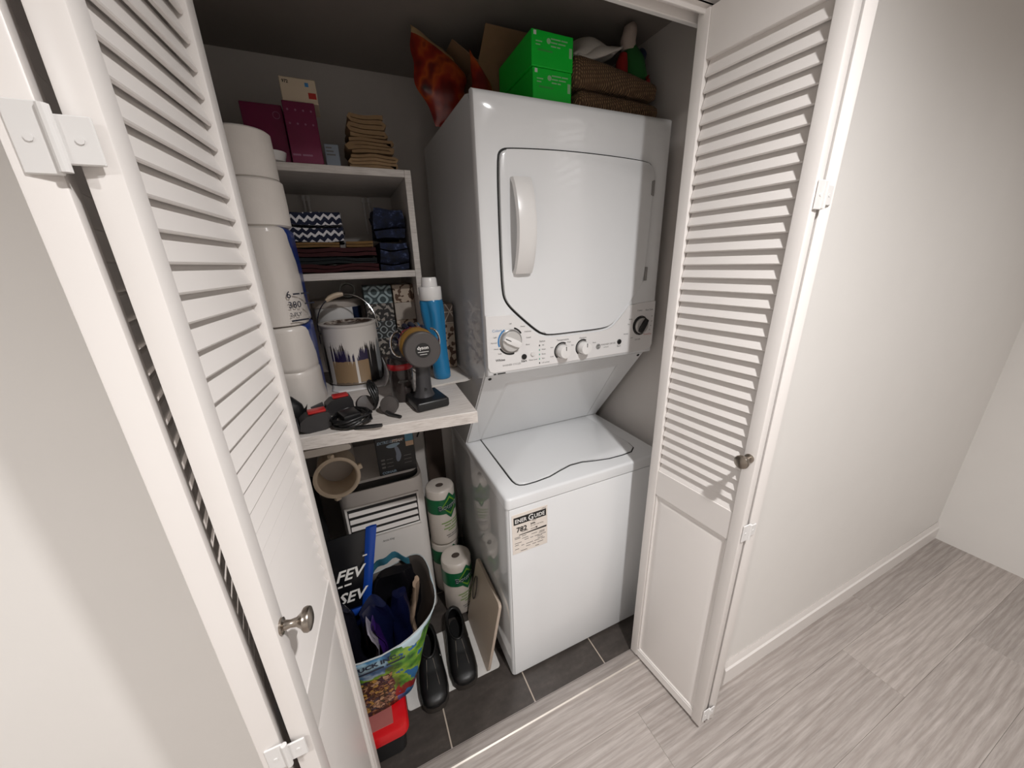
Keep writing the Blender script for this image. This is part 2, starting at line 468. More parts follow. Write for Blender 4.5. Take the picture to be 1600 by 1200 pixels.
d2 = bpy.data.objects.new('door_2', None); COL.objects.link(d2); struct(d2, 'white louvred folding door on the left, folded open')
d2.location = (-0.60, -0.11, 0)
AL = Vector((-0.479, -0.112)); BL_ = Vector((-0.511, -0.412))
aL = math.atan2(AL.y - BL_.y, AL.x - BL_.x)
make_leaf('sliding_leaf', d2, (BL_.x + 0.60, BL_.y + 0.11), aL, knob_x=0.016)
piv2 = Vector((-0.636, -0.122)); fold2 = Vector((-0.577, -0.416))
a2 = math.atan2(fold2.y - piv2.y, fold2.x - piv2.x)
make_leaf('pivot_leaf', d2, (piv2.x + 0.60, piv2.y + 0.11), a2)
for z in (0.066, 0.812, 1.62): hinge(d2, (-0.544, -0.4145), z)

# ------------------------------------------------------------------ stacked washer and dryer
W = 0.648; WD = 0.672
wd = thing('stacked_washer_dryer', 'white stacked washer and dryer tower with round control knobs', 'washer dryer', (W/2, WD/2, 0.0))
for x in (0.05, W-0.05):
    for y in (0.06, WD-0.06):
        b = MB(); b.cyl((x, y, 0.0), (x, y, 0.02), 0.018, 0.014, 12); b.build('levelling_foot', BLACK, wd)
b = MB(); b.prism(rrect(0, W, 0, WD, 0.012, 4), XY, 0.014, 0.774); b.build('washer_cabinet', ENAMEL_SIDE, wd)
b = MB(); b.prism(rrect(0.008, W-0.008, 0.016, 0.772, 0.006, 2), XZ, 0.004, -0.0035, 0.003, 2); b.build('washer_front_panel', ENAMEL, wd)
b = MB(); b.prism(rrect(-0.002, W+0.002, -0.006, WD, 0.016, 4), XY, 0.777, 0.815, 0.008, 3); wt = b.build('washer_top', ENAMEL, wd)
# raised back rim and side rims of the top, lid with a wavy front edge
lid_o = [(0.064, 0.408), (0.060, 0.105), (0.0605, 0.080), (0.064, 0.062), (0.072, 0.051), (0.085, 0.046), (0.105, 0.0445), (0.13, 0.0445), (0.185, 0.050), (0.235, 0.066), (0.285, 0.079), (0.335, 0.078), (0.385, 0.064), (0.440, 0.053), (0.500, 0.051), (0.545, 0.055), (0.572, 0.075), (0.580, 0.110), (0.580, 0.408)]
def off_poly(poly, d):
    cx = sum(p[0] for p in poly)/len(poly); cy = sum(p[1] for p in poly)/len(poly); out = []
    n = len(poly)
    for i in range(n):
        a, p, c = Vector(poly[i-1]), Vector(poly[i]), Vector(poly[(i+1) % n])
        t = (c - a).normalized(); nr = Vector((t.y, -t.x))
        if nr.dot(p - Vector((cx, cy))) < 0: nr = -nr
        out.append(tuple(p + nr * d))
    return out
b = MB(); b.prism(off_poly(lid_o, 0.0045), XY, 0.8150, 0.8162); b.build('lid_seam', SEAM, wd, smooth=0)
b = MB(); b.prism(lid_o, XY, 0.8155, 0.8205, 0.003, 2); b.build('lid', ENAMEL, wd)
# tower that carries the dryer: one closed side profile
prof = [(0.412, 0.800), (0.412, 0.818), (0.140, 1.180), (0.128, 1.200), (0.128, 1.895), (0.140, 1.912), (0.160, 1.917), (WD, 1.925), (WD, 0.80)]
b = MB(); b.prism(prof, YZ, 0.0, W); b.build('dryer_cabinet', ENAMEL_SIDE, wd, smooth=20)
# sloping panel under the dryer
S0 = Vector((0, 0.412, 0.818)); S1 = Vector((0, 0.140, 1.180)); sd = (S1 - S0).normalized(); sn = Vector((0, -sd.z, sd.y)); SL = (S1-S0).length
def SLP(u, v, w): return Vector((u, 0, 0)) + S0 + sd * v + sn * w
b = MB(); b.prism([(0.004, 0.004), (W-0.004, 0.004), (W-0.004, SL-0.002), (0.004, SL-0.002)], SLP, 0.0, 0.004, 0.002, 1); sp = b.build('sloping_panel', ENAMEL, wd, smooth=20)
b = MB()
o_ = [(0.055, 0.012), (W-0.055, 0.012), (W-0.095, SL-0.055), (0.085, SL-0.055)]; i_ = [(0.064, 0.014), (W-0.064, 0.014), (W-0.104, SL-0.064), (0.094, SL-0.064)]
b.loft([[SLP(u, v, 0.0038) for u, v in o_], [SLP(u, v, 0.0065) for u, v in i_]], False, True); b.build('raised_field', ENAMEL, sp, smooth=10)
for u in (0.022, W-0.022):
    b = MB(); b.lathe([(0.0055, 0), (0.0055, 0.002), (0.003, 0.0035)], 12, Matrix.Translation(SLP(u, SL-0.016, 0.004)) @ sn.to_track_quat('Z', 'Y').to_matrix().to_4x4())
    b.build('screw', SEAM, sp)
# dryer front with the scooped surround of the door
door_c = [(0.060, 1.60), (0.062, 1.770), (0.072, 1.790), (0.105, 1.794), (0.22, 1.799), (0.33, 1.800), (0.46, 1.798), (0.565, 1.793), (0.586, 1.782), (0.590, 1.755), (0.586, 1.60), (0.582, 1.470), (0.575, 1.432), (0.545, 1.395), (0.480, 1.325), (0.450, 1.300), (0.410, 1.294), (0.30, 1.294), (0.215, 1.294), (0.180, 1.302), (0.100, 1.372), (0.070, 1.405), (0.061, 1.440)]
door_p = chaikin(door_c, 2)
FY = 0.104
cx, cz = 0.325, 1.55
def to_rect(p, x0, x1, z0, z1):
    dx, dz = p[0]-cx, p[1]-cz; k = min((x1-cx)/dx if dx > 0 else (x0-cx)/dx if dx < 0 else 9e9, (z1-cz)/dz if dz > 0 else (z0-cz)/dz if dz < 0 else 9e9)
    return (cx+dx*k, cz+dz*k)
def rect_ring(x0, x1, z0, z1):
    pts = [to_rect(p, x0, x1, z0, z1) for p in door_p]
    for c in ((x0, z0), (x1, z0), (x0, z1), (x1, z1)):       # snap the closest ray to each corner
        i = min(range(len(pts)), key=lambda k: (pts[k][0]-c[0])**2 + (pts[k][1]-c[1])**2); pts[i] = c
    return pts
mid = off_poly(door_p, 0.030); mid = [(p[0], min(p[1] + max(0, (p[1]-1.78))*0.9, 1.86)) for p in mid]
mid2 = off_poly(door_p, 0.004)
b = MB()
Z0d, Z1d = 1.1835, 1.915
b.loft([[Vector((x, 0.128, z)) for x, z in rect_ring(0.0, W, Z0d, Z1d)],
        [Vector((x, FY+0.010, z)) for x, z in rect_ring(0.0, W, Z0d, Z1d)],
        [Vector((x, FY+0.003, z)) for x, z in rect_ring(0.003, W-0.003, Z0d+0.004, Z1d-0.006)],
        [Vector((x, FY, z)) for x, z in rect_ring(0.010, W-0.010, Z0d+0.012, Z1d-0.014)],
        [Vector((x, FY, z)) for x, z in mid],
        [Vector((x, FY+0.006, z)) for x, z in mid2]], False, False)
b.build('dryer_front', ENAMEL, wd, smooth=40)
b = MB(); b.prism(off_poly(door_p, 0.0045), XZ, FY+0.0075, FY+0.012); b.build('door_seam', SEAM, wd, smooth=0)
b = MB(); b.prism(off_poly(door_p, -0.0015), XZ, FY+0.011, FY-0.004, 0.005, 3); dd = b.build('dryer_door', ENAMEL, wd, smooth=40)
b = MB(); rings = []
for k in range(17):
    s = k/16; z = 1.482 + s*0.245; bow = 0.012 + 0.034*math.sin(math.pi*s)**0.75; th_ = 0.010
    y1 = FY - 0.004 - bow + th_; y0 = y1 - th_ - 0.002
    x0, x1 = 0.091, 0.149
    if k in (0, 16): y1 = FY
    rings.append([Vector((x0, y1, z)), Vector((x0+0.004, y0+0.003, z)), Vector((x0+0.018, y0, z)), Vector((x1-0.010, y0+0.001, z)), Vector((x1-0.001, y0+0.005, z)), Vector((x1, y1, z))])
b.loft(rings); b.build('door_handle', PLASTIC_W, dd, smooth=50)
for hz in (1.722, 1.463):
    b = MB(); b.cyl((0.5885, FY-0.002, hz-0.022), (0.5885, FY-0.002, hz+0.022), 0.0045, seg=10); b.box(0.580, 0.5885, FY-0.0055, FY-0.0035, hz-0.020, hz+0.020); b.build('door_hinge', M('grey_hinge', '#8d8b89', 0.4), dd)
# control panel: thin plate that follows the lower edge of the door
low = [p for p in off_poly(door_p, 0.010)]
left = sorted([p for p in low if p[0] < cx and p[1] < 1.366], key=lambda p: -p[1]); right = sorted([p for p in low if p[0] >= cx and p[1] < 1.366], key=lambda p: p[1])
lows = sorted([p for p in low if p[1] < 1.366], key=lambda p: p[0])
cp = [(0.0025, 1.370), (0.090, 1.367)] + lows + [(0.575, 1.367), (W-0.0025, 1.370), (W-0.0025, 1.215), (W-0.008, 1.201), (W-0.020, 1.196), (0.020, 1.196), (0.008, 1.201), (0.0025, 1.215)]
b = MB(); b.prism(cp, XZ, FY+0.001, FY-0.0025, 0.0012, 1); con = b.build('control_panel', M('control_panel_white', '#e3e1e0', 0.22, var=0.01), wd, smooth=15)
CY = FY - 0.0026
KN = M('knob_silver', '#c9c7c4', 0.25, 0.2); KD = M('knob_ring_grey', '#8f8d8b', 0.3, 0.6); KW = M('knob_white', '#e6e4e2', 0.25)
def ring_arc(x, z, r0, r1, a0, a1, mat, y=CY-0.0004):
    b = MB(); n = 14; pts = []
    outer = [(x + r1*math.cos(R(a0+(a1-a0)*i/n)), z + r1*math.sin(R(a0+(a1-a0)*i/n))) for i in range(n+1)]
    inner = [(x + r0*math.cos(R(a0+(a1-a0)*i/n)), z + r0*math.sin(R(a0+(a1-a0)*i/n))) for i in range(n+1)]
    b.prism(outer + inner[::-1], XZ, y+0.0006, y); return b.build('scale_mark', mat, con, smooth=0)
def knob(x, z, r, depth, ang, body, ring, fin, finw=0.30):
    Mx = Matrix.Translation((x, CY, z)) @ Matrix.Rotation(R(90), 4, 'X')
    b = MB(); b.lathe([(r*1.12, 0), (r*1.12, 0.003), (r*1.0, 0.005)], 32, Mx); rg = b.build('knob', ring, wd)
    b = MB(); b.lathe([(r*0.98, 0.002), (r*0.96, depth*0.55), (r*0.90, depth*0.62), (0.0001, depth*0.64)], 32, Mx); b.build('dial', body, rg)
    b = MB(); c, s_ = math.cos(ang), math.sin(ang); h = r*0.93; w_ = r*finw
    def KM(u, v, w): return Vector((x + u*c - v*s_, CY - w, z + u*s_ + v*c))
    b.prism(chaikin([(-h, -w_), (h*0.9, -w_*1.15), (h, 0), (h*0.9, w_*1.15), (-h, w_), (-h*1.0, 0)], 1), KM, depth*0.55, depth, 0.0015, 2); b.build('grip', fin, rg)
    b = MB(); b.prism([(-h*0.92, -0.0012), (-h*0.25, -0.0012), (-h*0.25, 0.0012), (-h*0.92, 0.0012)], KM, depth, depth+0.0005); b.build('pointer', INK, rg, smooth=0)
knob(0.079, 1.289, 0.032, 0.020, R(-27), KN, KD, KW)
ring_arc(0.079, 1.289, 0.0375, 0.0425, 118, 200, BLUEINK); ring_arc(0.079, 1.289, 0.0375, 0.0425, 208, 285, INK); ring_arc(0.079, 1.289, 0.0375, 0.0425, 30, 72, INK)
def small_knob(x, z, r, depth):
    Mx = Matrix.Translation((x, CY, z)) @ Matrix.Rotation(R(90), 4, 'X')
    b = MB(); b.lathe([(r*1.08, 0), (r*1.08, 0.002), (r*1.0, 0.003)], 28, Mx); rg = b.build('knob', KD, wd)
    b = MB(); b.lathe([(r*1.0, 0.002), (r*0.96, depth*0.8), (r*0.90, depth), (r*0.6, depth+0.001), (0.0001, depth+0.001)], 28, Mx); b.build('dial', KW, rg)
    b = MB(); b.box(x-0.0012, x+0.0012, CY-depth-0.0016, CY-depth-0.0005, z+r*0.25, z+r*0.85, Mx=None); o = b.build('pointer', INK, rg, smooth=0)
    ring_arc(x, z, r*1.12, r*1.34, 60, 230, INK)
small_knob(0.260, 1.236, 0.022, 0.026); small_knob(0.340, 1.238, 0.021, 0.026)
knob(0.583, 1.288, 0.028, 0.020, R(-122), M('dryer_knob_grey', '#b9b6b3', 0.3, 0.3), INK, INK, 0.33)
ring_arc(0.583, 1.288, 0.032, 0.0345, 40, 330, INK)
def button(x, z, r, mat=BLACK):
    Mx = Matrix.Translation((x, CY, z)) @ Matrix.Rotation(R(90), 4, 'X')
    b = MB(); b.lathe([(r, 0), (r, 0.003), (r*0.85, 0.0045), (0.0001, 0.0045)], 20, Mx); b.build('button', mat, wd)
button(0.1225, 1.235, 0.0085); button(0.492, 1.240, 0.0085); button(0.153, 1.240, 0.0075, M('button_white', '#dcdad8', 0.3))
for k, z in enumerate((1.264, 1.2495, 1.235, 1.2205, 1.207)):
    b = MB(); b.box(0.1755, 0.1785, CY-0.0008, CY, z-0.0025, z+0.0025); b.build('indicator_light', INK if k in (0, 4) else M('indicator_green', '#5fa892', 0.4), wd, smooth=0)
def ct(s, x, z, size, mat=INK, align='CENTER', **kw): text(s, size, (x, CY-0.0003, z), mat, con, align=align, **kw)
ct('Colors', 0.036, 1.321, 0.011, BLUEINK); ct('Whites', 0.043, 1.231, 0.0105, bold=0.0002); ct('Start', 0.122, 1.218, 0.010, bold=0.0002); ct('Temperature', 0.262, 1.270, 0.0085)
ct('Options', 0.340, 1.268, 0.0085); ct('Status', 0.187, 1.274, 0.0085); ct('Start', 0.492, 1.222, 0.0085); ct('WASHER CYCLES', 0.080, 1.213, 0.008, GREYINK)
ct('Water Level', 0.154, 1.219, 0.006); ct('DRYER', 0.575, 1.236, 0.008, GREYINK); ct('Easy Care', 0.618, 1.338, 0.0085); ct('Timed Dry', 0.619, 1.251, 0.0085, REDINK); ct('Cotton', 0.575, 1.339, 0.0075)
for s, x, z in (('Light', 0.029, 1.3035), ('Normal', 0.024, 1.287), ('Heavy', 0.031, 1.268), ('Soak', 0.042, 1.2525), ('Rinse', 0.136, 1.270), ('Casual', 0.139, 1.292), ('Delicates', 0.137, 1.311), ('Heavy', 0.120, 1.328), ('Off', 0.079, 1.339), ('Hot', 0.222, 1.250), ('Cold', 0.222, 1.220), ('Spin', 0.300, 1.249), ('Rinse', 0.387, 1.247), ('Wash', 0.286, 1.2605), ('Fill', 0.190, 1.262), ('Wash', 0.192, 1.248), ('Rinse', 0.192, 1.233), ('Spin', 0.191, 1.219), ('Lid Locked', 0.199, 1.205), ('Damp', 0.537, 1.312), ('Dry', 0.530, 1.295), ('Normal', 0.520, 1.262), ('Air', 0.634, 1.315), ('60', 0.634, 1.297), ('40', 0.631, 1.281), ('20', 0.627, 1.267), ('Less', 0.548, 1.246)):
    ct(s, x, z, 0.0062)
b = MB(); b.lathe([(0.0092, 0), (0.0092, 0.0008)], 24, Matrix.Translation((0.404, CY, 1.233)) @ Matrix.Rotation(R(90), 4, 'X')); lg = b.build('round_emblem', M('emblem_grey', '#4a4a4a', 0.4), con)
ring_arc(0.404, 1.233, 0.0072, 0.0079, 0, 359, WHITEINK, CY-0.0012); text('GE', 0.0095, (0.404, CY-0.0012, 1.2295), WHITEINK, lg, align='CENTER', shear=0.3)
ct('WASHER DRYER', 0.446, 1.2345, 0.0085, GREYINK); ct('unitized', 0.437, 1.226, 0.0065, GREYINK)
text('~2 6', 0.009, (0.020, FY+0.0003, 1.1885), INK, wd, shear=0.4, bold=0.0003)
# energy sticker
b = MB(); b.box(0.016, 0.146, -0.0046, -0.0036, 0.594, 0.750); stk = b.build('energy_label', M('label_beige', '#e4dbd2', 0.5, var=0.03), wd, smooth=0)
b = MB(); b.box(0.022, 0.141, -0.0052, -0.0046, 0.7105, 0.738); b.build('label_band', INK, stk, smooth=0)
SY = -0.0054
text('ENER', 0.021, (0.026, SY, 0.7165), WHITEINK, stk, bold=0.0004, sx=0.85); text('UIDE', 0.021, (0.096, SY, 0.7165), WHITEINK, stk, bold=0.0004, sx=0.85); text('G', 0.032, (0.0735, SY-0.0002, 0.7130), WHITEINK, stk, bold=0.0005, sx=0.88)
text('782', 0.027, (0.031, SY, 0.680), INK, stk, bold=0.0007, sx=0.95); text('kWh', 0.0085, (0.083, SY, 0.694), INK, stk, bold=0.0003); text('per year / par annee', 0.0058, (0.083, SY, 0.687), INK, stk)
b = MB(); b.prism([(0.040, 0.6655), (0.142, 0.6655), (0.142, 0.6715), (0.040, 0.6675)], XZ, SY+0.0005, SY); b.build('label_scale', INK, stk, smooth=0)
b = MB(); b.prism([(0.105, 0.6725), (0.109, 0.679), (0.101, 0.679)], XZ, SY+0.0005, SY); b.build('label_arrow', INK, stk, smooth=0)
rr = random.Random(3); b = MB()
for z in (0.742, 0.706, 0.6755, 0.659, 0.654, 0.649, 0.641, 0.636, 0.628, 0.622, 0.612, 0.600):
    x = 0.024 if z != 0.742 else 0.05
    while x < 0.128:
        w_ = rr.uniform(0.010, 0.026)
        if rr.random() < 0.5: b.box(x, min(x+w_, 0.140), SY, SY+0.0008, z, z+0.0014)
        x += w_ + rr.uniform(0.002, 0.010)
b.build('label_fine_print', GREYINK, stk, smooth=0)['kind'] = 'stuff'

# ------------------------------------------------------------------ more materials for the stored things
def m_zigzag():
    t = NT('navy_white_zigzag'); x, y, z = t.sep(t.obj())
    u = t.math('ADD', x, t.math('MULTIPLY', y, 0.0)); v = t.math('ADD', z, t.math('MULTIPLY', y, -0.8))
    tri = t.math('PINGPONG', u, 0.011)
    f = t.math('FRACT', t.math('MULTIPLY', t.math('ADD', v, tri), 40.0))
    n = t.noise(t.obj(), 160, 2)
    f2 = t.math('ADD', f, t.math('MULTIPLY', t.math('SUBTRACT', n, 0.5), 0.35))
    t.base(t.ramp(f2, [(0.0, '#131a33'), (0.62, '#d5d4d8')], 'CONSTANT')); t.p(0.9); t.bump(n, 0.4); return t.m
def m_batik():
    t = NT('navy_batik'); n = t.noise(t.obj(), 45, 5, 0.7); t.base(t.ramp(n, [(0.40, '#0b101f'), (0.56, '#141f3d'), (0.66, '#5a6688')])); t.p(0.9); return t.m
def m_lattice(name, dark, light, scale=46.0, w=0.36):
    t = NT(name); x, y, z = t.sep(t.obj()); u = t.math('ADD', x, y)
    a = t.math('SINE', t.math('MULTIPLY', u, scale*2.9)); b = t.math('SINE', t.math('MULTIPLY', z, scale*2.9))
    c = t.math('ABSOLUTE', t.math('ADD', a, b)); d = t.math('ABSOLUTE', t.math('SUBTRACT', c, 0.85))
    t.base(t.ramp(d, [(0.0, light), (w, dark)], 'CONSTANT')); t.p(0.55); return t.m
def m_blot(name, dark, light, scale, thr=0.5, third=None):
    t = NT(name); n = t.noise(t.obj(), scale, 1.5, 0.4); st = [(0.0, dark), (thr, light)]
    if third: st.append((thr + 0.13, third))
    t.base(t.ramp(n, st, 'CONSTANT')); t.p(0.55); return t.m
def m_tri():
    t = NT('triangle_print'); x, y, z = t.sep(t.obj()); u = t.math('ADD', x, y); k = 26.0
    L = None
    for cx_, cz_ in ((0.0, 1.0), (0.866, 0.5), (-0.866, 0.5)):
        f = t.math('FRACT', t.math('MULTIPLY', t.math('ADD', t.math('MULTIPLY', u, cx_), t.math('MULTIPLY', z, cz_)), k))
        e = t.math('LESS_THAN', f, 0.10); L = e if L is None else t.math('MAXIMUM', L, e)
    t.base(t.mix(L, '#6f6259', '#c4b7aa')); t.p(0.55); return t.m
def m_knit():
    t = NT('brown_knit'); v = t.obj()
    w1 = t.n('ShaderNodeTexWave', wave_type='BANDS', bands_direction='X'); t.l(t.mapv(v, rot=(0, 0, 0.05)), w1.inputs['Vector']); w1.inputs['Scale'].default_value = 42; w1.inputs['Distortion'].default_value = 0.8
    w2 = t.n('ShaderNodeTexWave', wave_type='BANDS', bands_direction='DIAGONAL'); t.l(v, w2.inputs['Vector']); w2.inputs['Scale'].default_value = 70; w2.inputs['Distortion'].default_value = 0.6
    h = t.math('MULTIPLY', w1.outputs['Fac'], w2.outputs['Fac'])
    t.base(t.ramp(h, [(0.05, '#5a4432'), (0.6, '#937352'), (1.0, '#b0906c')])); t.p(0.95); t.bump(h, 0.9, 0.004); return t.m
def m_chips(name):
    t = NT(name); n = t.noise(t.obj(), 14, 2); c = t.ramp(n, [(0.0, '#241210'), (0.36, '#65110d'), (0.48, '#872212'), (0.56, '#a84a1a'), (0.63, '#64150f'), (0.70, '#241d1a')])
    x, y, z = t.sep(t.obj()); top = t.math('GREATER_THAN', z, t.math('SUBTRACT', 0.186, t.math('MULTIPLY', x, 0.45)))
    t.base(t.mix(top, c, '#b0956f')); t.p(0.28); t.bump(t.noise(t.obj(), 30, 2), 0.4, 0.004); return t.m
def m_can():
    t = NT('paint_can_label'); x, y, z = t.sep(t.obj()); ang = t.math('ARCTAN2', x, t.math('MULTIPLY', y, -1.0))
    u = t.math('MULTIPLY', ang, 1.0)
    lab = t.ramp(t.math('ADD', t.math('MULTIPLY', z, 5.0), t.math('MULTIPLY', t.noise(t.obj(), 60, 2), 0.06)), [(0.0, '#6a5c4d'), (0.06, '#8c7355'), (0.42, '#241a3c'), (0.60, '#2c221b'), (0.8, '#a89b8c')], 'CONSTANT')
    side = t.math('GREATER_THAN', t.math('ABSOLUTE', t.math('SUBTRACT', ang, -0.20)), 0.72)
    lab = t.mix(side, lab, '#23201f'); tin = t.math('GREATER_THAN', ang, 0.95); lab = t.mix(tin, lab, '#7d8082')
    stripe = t.math('LESS_THAN', t.math('ABSOLUTE', t.math('ADD', ang, 0.98)), 0.13); lab = t.mix(t.math('MULTIPLY', stripe, t.math('LESS_THAN', z, 0.125)), lab, '#bdb6b0')
    # drips of white paint: run length depends on the angle
    d = t.noise(t.comb(t.math('MULTIPLY', ang, 5.2), 0.3, 0.0), 1.6, 4, 0.75); d2 = t.noise(t.comb(t.math('MULTIPLY', ang, 16.0), t.math('MULTIPLY', z, 8.0), 2.0), 1.0, 3, 0.6)
    ctr = t.math('MULTIPLY', t.math('SUBTRACT', 1.0, t.math('MINIMUM', t.math('ABSOLUTE', t.math('MULTIPLY', t.math('SUBTRACT', ang, 0.06), 3.2)), 1.0)), 0.085)
    lim = t.math('SUBTRACT', 0.146, t.math('ADD', t.math('MULTIPLY', t.math('POWER', d, 5.5), 1.0), t.math('MULTIPLY', ctr, 0.45)))
    drip = t.math('GREATER_THAN', t.math('ADD', z, t.math('MULTIPLY', t.math('SUBTRACT', d2, 0.5), 0.045)), lim)
    run = t.math('MULTIPLY', t.math('LESS_THAN', t.math('ABSOLUTE', t.math('ADD', t.math('SUBTRACT', ang, 0.06), t.math('MULTIPLY', t.math('SUBTRACT', d2, 0.5), 0.06))), 0.045), t.math('GREATER_THAN', z, 0.004))
    top = t.math('GREATER_THAN', z, 0.152)
    allw = t.math('MAXIMUM', t.math('MAXIMUM', drip, top), run)
    t.base(t.mix(allw, lab, '#d2cbc4')); t.p(0.4); t.bump(allw, 0.5, 0.0015); return t.m
def m_bagprint():
    t = NT('colourful_bag_print'); v = t.obj(); x, y, z = t.sep(v)
    vc = t.n('ShaderNodeTexVoronoi'); t.l(t.mapv(v, (1, 1, 1.0)), vc.inputs['Vector']); vc.inputs['Scale'].default_value = 78
    hs = t.n('ShaderNodeSeparateColor'); t.l(vc.outputs['Color'], hs.inputs[0])
    crowd = t.ramp(hs.outputs[0], [(0.0, '#2f3d2b'), (0.15, '#a9875f'), (0.30, '#5a4632'), (0.42, '#b9954a'), (0.55, '#26303f'), (0.66, '#8c6a53'), (0.78, '#3d4a55'), (0.9, '#c0a284')], 'CONSTANT')
    ed = t.n('ShaderNodeTexVoronoi', feature='DISTANCE_TO_EDGE'); t.l(v, ed.inputs['Vector']); ed.inputs['Scale'].default_value = 78
    n2 = t.noise(v, 130, 2); crowd = t.mix(t.math('GREATER_THAN', n2, 0.60), crowd, '#1d1a1c'); crowd = t.mix(t.math('LESS_THAN', n2, 0.36), crowd, '#b58a3a')
    crowd = t.mix(t.math('LESS_THAN', ed.outputs['Distance'], 0.05), crowd, '#191714')
    n = t.noise(v, 16, 3)
    sky = t.ramp(n, [(0.38, '#23486b'), (0.5, '#3f78a0'), (0.62, '#a9c8d6')]); grass = t.ramp(n, [(0.36, '#2b5a1d'), (0.48, '#5f9a2c'), (0.58, '#95b53a'), (0.68, '#39782c')])
    zz = t.math('ADD', z, t.math('MULTIPLY', t.math('SUBTRACT', n, 0.5), 0.12))
    front = t.mix(t.math('GREATER_THAN', zz, 0.185), crowd, grass); front = t.mix(t.math('GREATER_THAN', zz, 0.205), front, sky); 
    side = t.mix(t.math('LESS_THAN', zz, 0.075), grass, '#8e1f1c'); side = t.mix(t.math('LESS_THAN', zz, 0.03), side, '#2f76b5'); side = t.mix(t.math('GREATER_THAN', n, 0.60), side, '#2d6fa8'); side = t.mix(t.math('GREATER_THAN', zz, 0.285), side, '#bcd3dd')
    t.base(t.mix(t.math('GREATER_THAN', t.math('ADD', x, t.math('MULTIPLY', n, 0.05)), 0.068), front, side)); t.p(0.3); return t.m
def m_tp():
    t = NT('toilet_paper_wrap'); x, y, z = t.sep(t.obj()); n = t.noise(t.obj(), 22, 3)
    edge = t.math('ADD', t.math('MULTIPLY', z, -0.52), t.math('MULTIPLY', n, 0.02))
    blue = t.math('MULTIPLY', t.math('GREATER_THAN', t.math('ADD', x, 0.0), 0.02), t.math('GREATER_THAN', y, t.math('ADD', edge, 0.025)))
    t.base(t.mix(blue, '#d9d2cb', '#1d3a86')); t.p(0.28); t.bump(t.noise(t.mapv(t.obj(), (1, 1, 0.25)), 40, 3), 0.25, 0.004); return t.m
def m_glass(name, col, rough=0.05, trans=0.9):
    t = NT(name); n = t.noise(t.obj(), 12); c = hexc(col); t.base(t.mix(n, c, tuple(min(1, q*1.1) for q in c[:3]) + (1,))); t.p(rough, 0.0, Transmission_Weight=trans, IOR=1.45); return t.m
CARD = M('cardboard', '#8a6b4d', 0.8, var=0.15, vscale=20)
PAPER = M('white_paper', '#d8d2cb', 0.7, var=0.04, vscale=20, bump=0.1, bscale=60)
CLOTHW = M('white_terry', '#bdb7b0', 0.95, var=0.1, vscale=60, bump=0.5, bscale=300)
BEIGE = M('beige_cotton', '#94795a', 0.95, var=0.18, vscale=40, bump=0.5, bscale=300)

# ------------------------------------------------------------------ shelves
sh = thing('wall_shelf', 'white woodgrain shelf board under the paint can and vacuum', 'shelf', (-0.36, 0.30, 1.108))
b = MB(); b.prism([(-0.657, 0.036), (-0.081, -0.027), (-0.048, 0.60), (-0.657, 0.62)], XY, 1.108, 1.140, 0.0015, 1); b.build('board', LAMINATE, sh, smooth=0)
b = MB(); b.box(-0.66, -0.635, 0.10, 0.60, 1.078, 1.108, 0.001, 1); b.build('wall_cleat', LAMINATE, sh, smooth=0)
un = thing('open_shelf_unit', 'white open shelf unit standing at the back with folded cloths inside', 'shelf', (-0.38, 0.60, 1.140))
UX0, UX1, UY0, UY1 = -0.652, -0.106, 0.42, 0.80
b = MB(); b.box(UX1-0.020, UX1, UY0, UY1, 1.140, 1.797, 0.001, 1); b.build('side_panel', LAMINATE, un, smooth=0)
b = MB(); b.box(UX0, UX0+0.020, UY0, UY1, 1.140, 1.797, 0.001, 1); b.build('side_panel', LAMINATE, un, smooth=0)
b = MB(); b.box(UX0+0.020, UX1-0.020, UY0+0.001, UY1, 1.776, 1.797, 0.001, 1); b.build('top_board', LAMINATE, un, smooth=0)
b = MB(); b.box(UX0+0.020, UX1-0.020, UY0+0.001, UY1, 1.478, 1.499, 0.001, 1); b.build('shelf_board', LAMINATE, un, smooth=0)
for x in (-0.44, -0.425, -0.232, -0.212):
    b = MB(); b.tube([(x, 0.795, 1.640), (x, 0.795, 1.752), (x, 0.785, 1.770)], 0.004, 6); b.box(x-0.006, x+0.006, 0.790, 0.7999, 1.755, 1.772); b.build('shelf_bracket', PLASTIC_W, un)

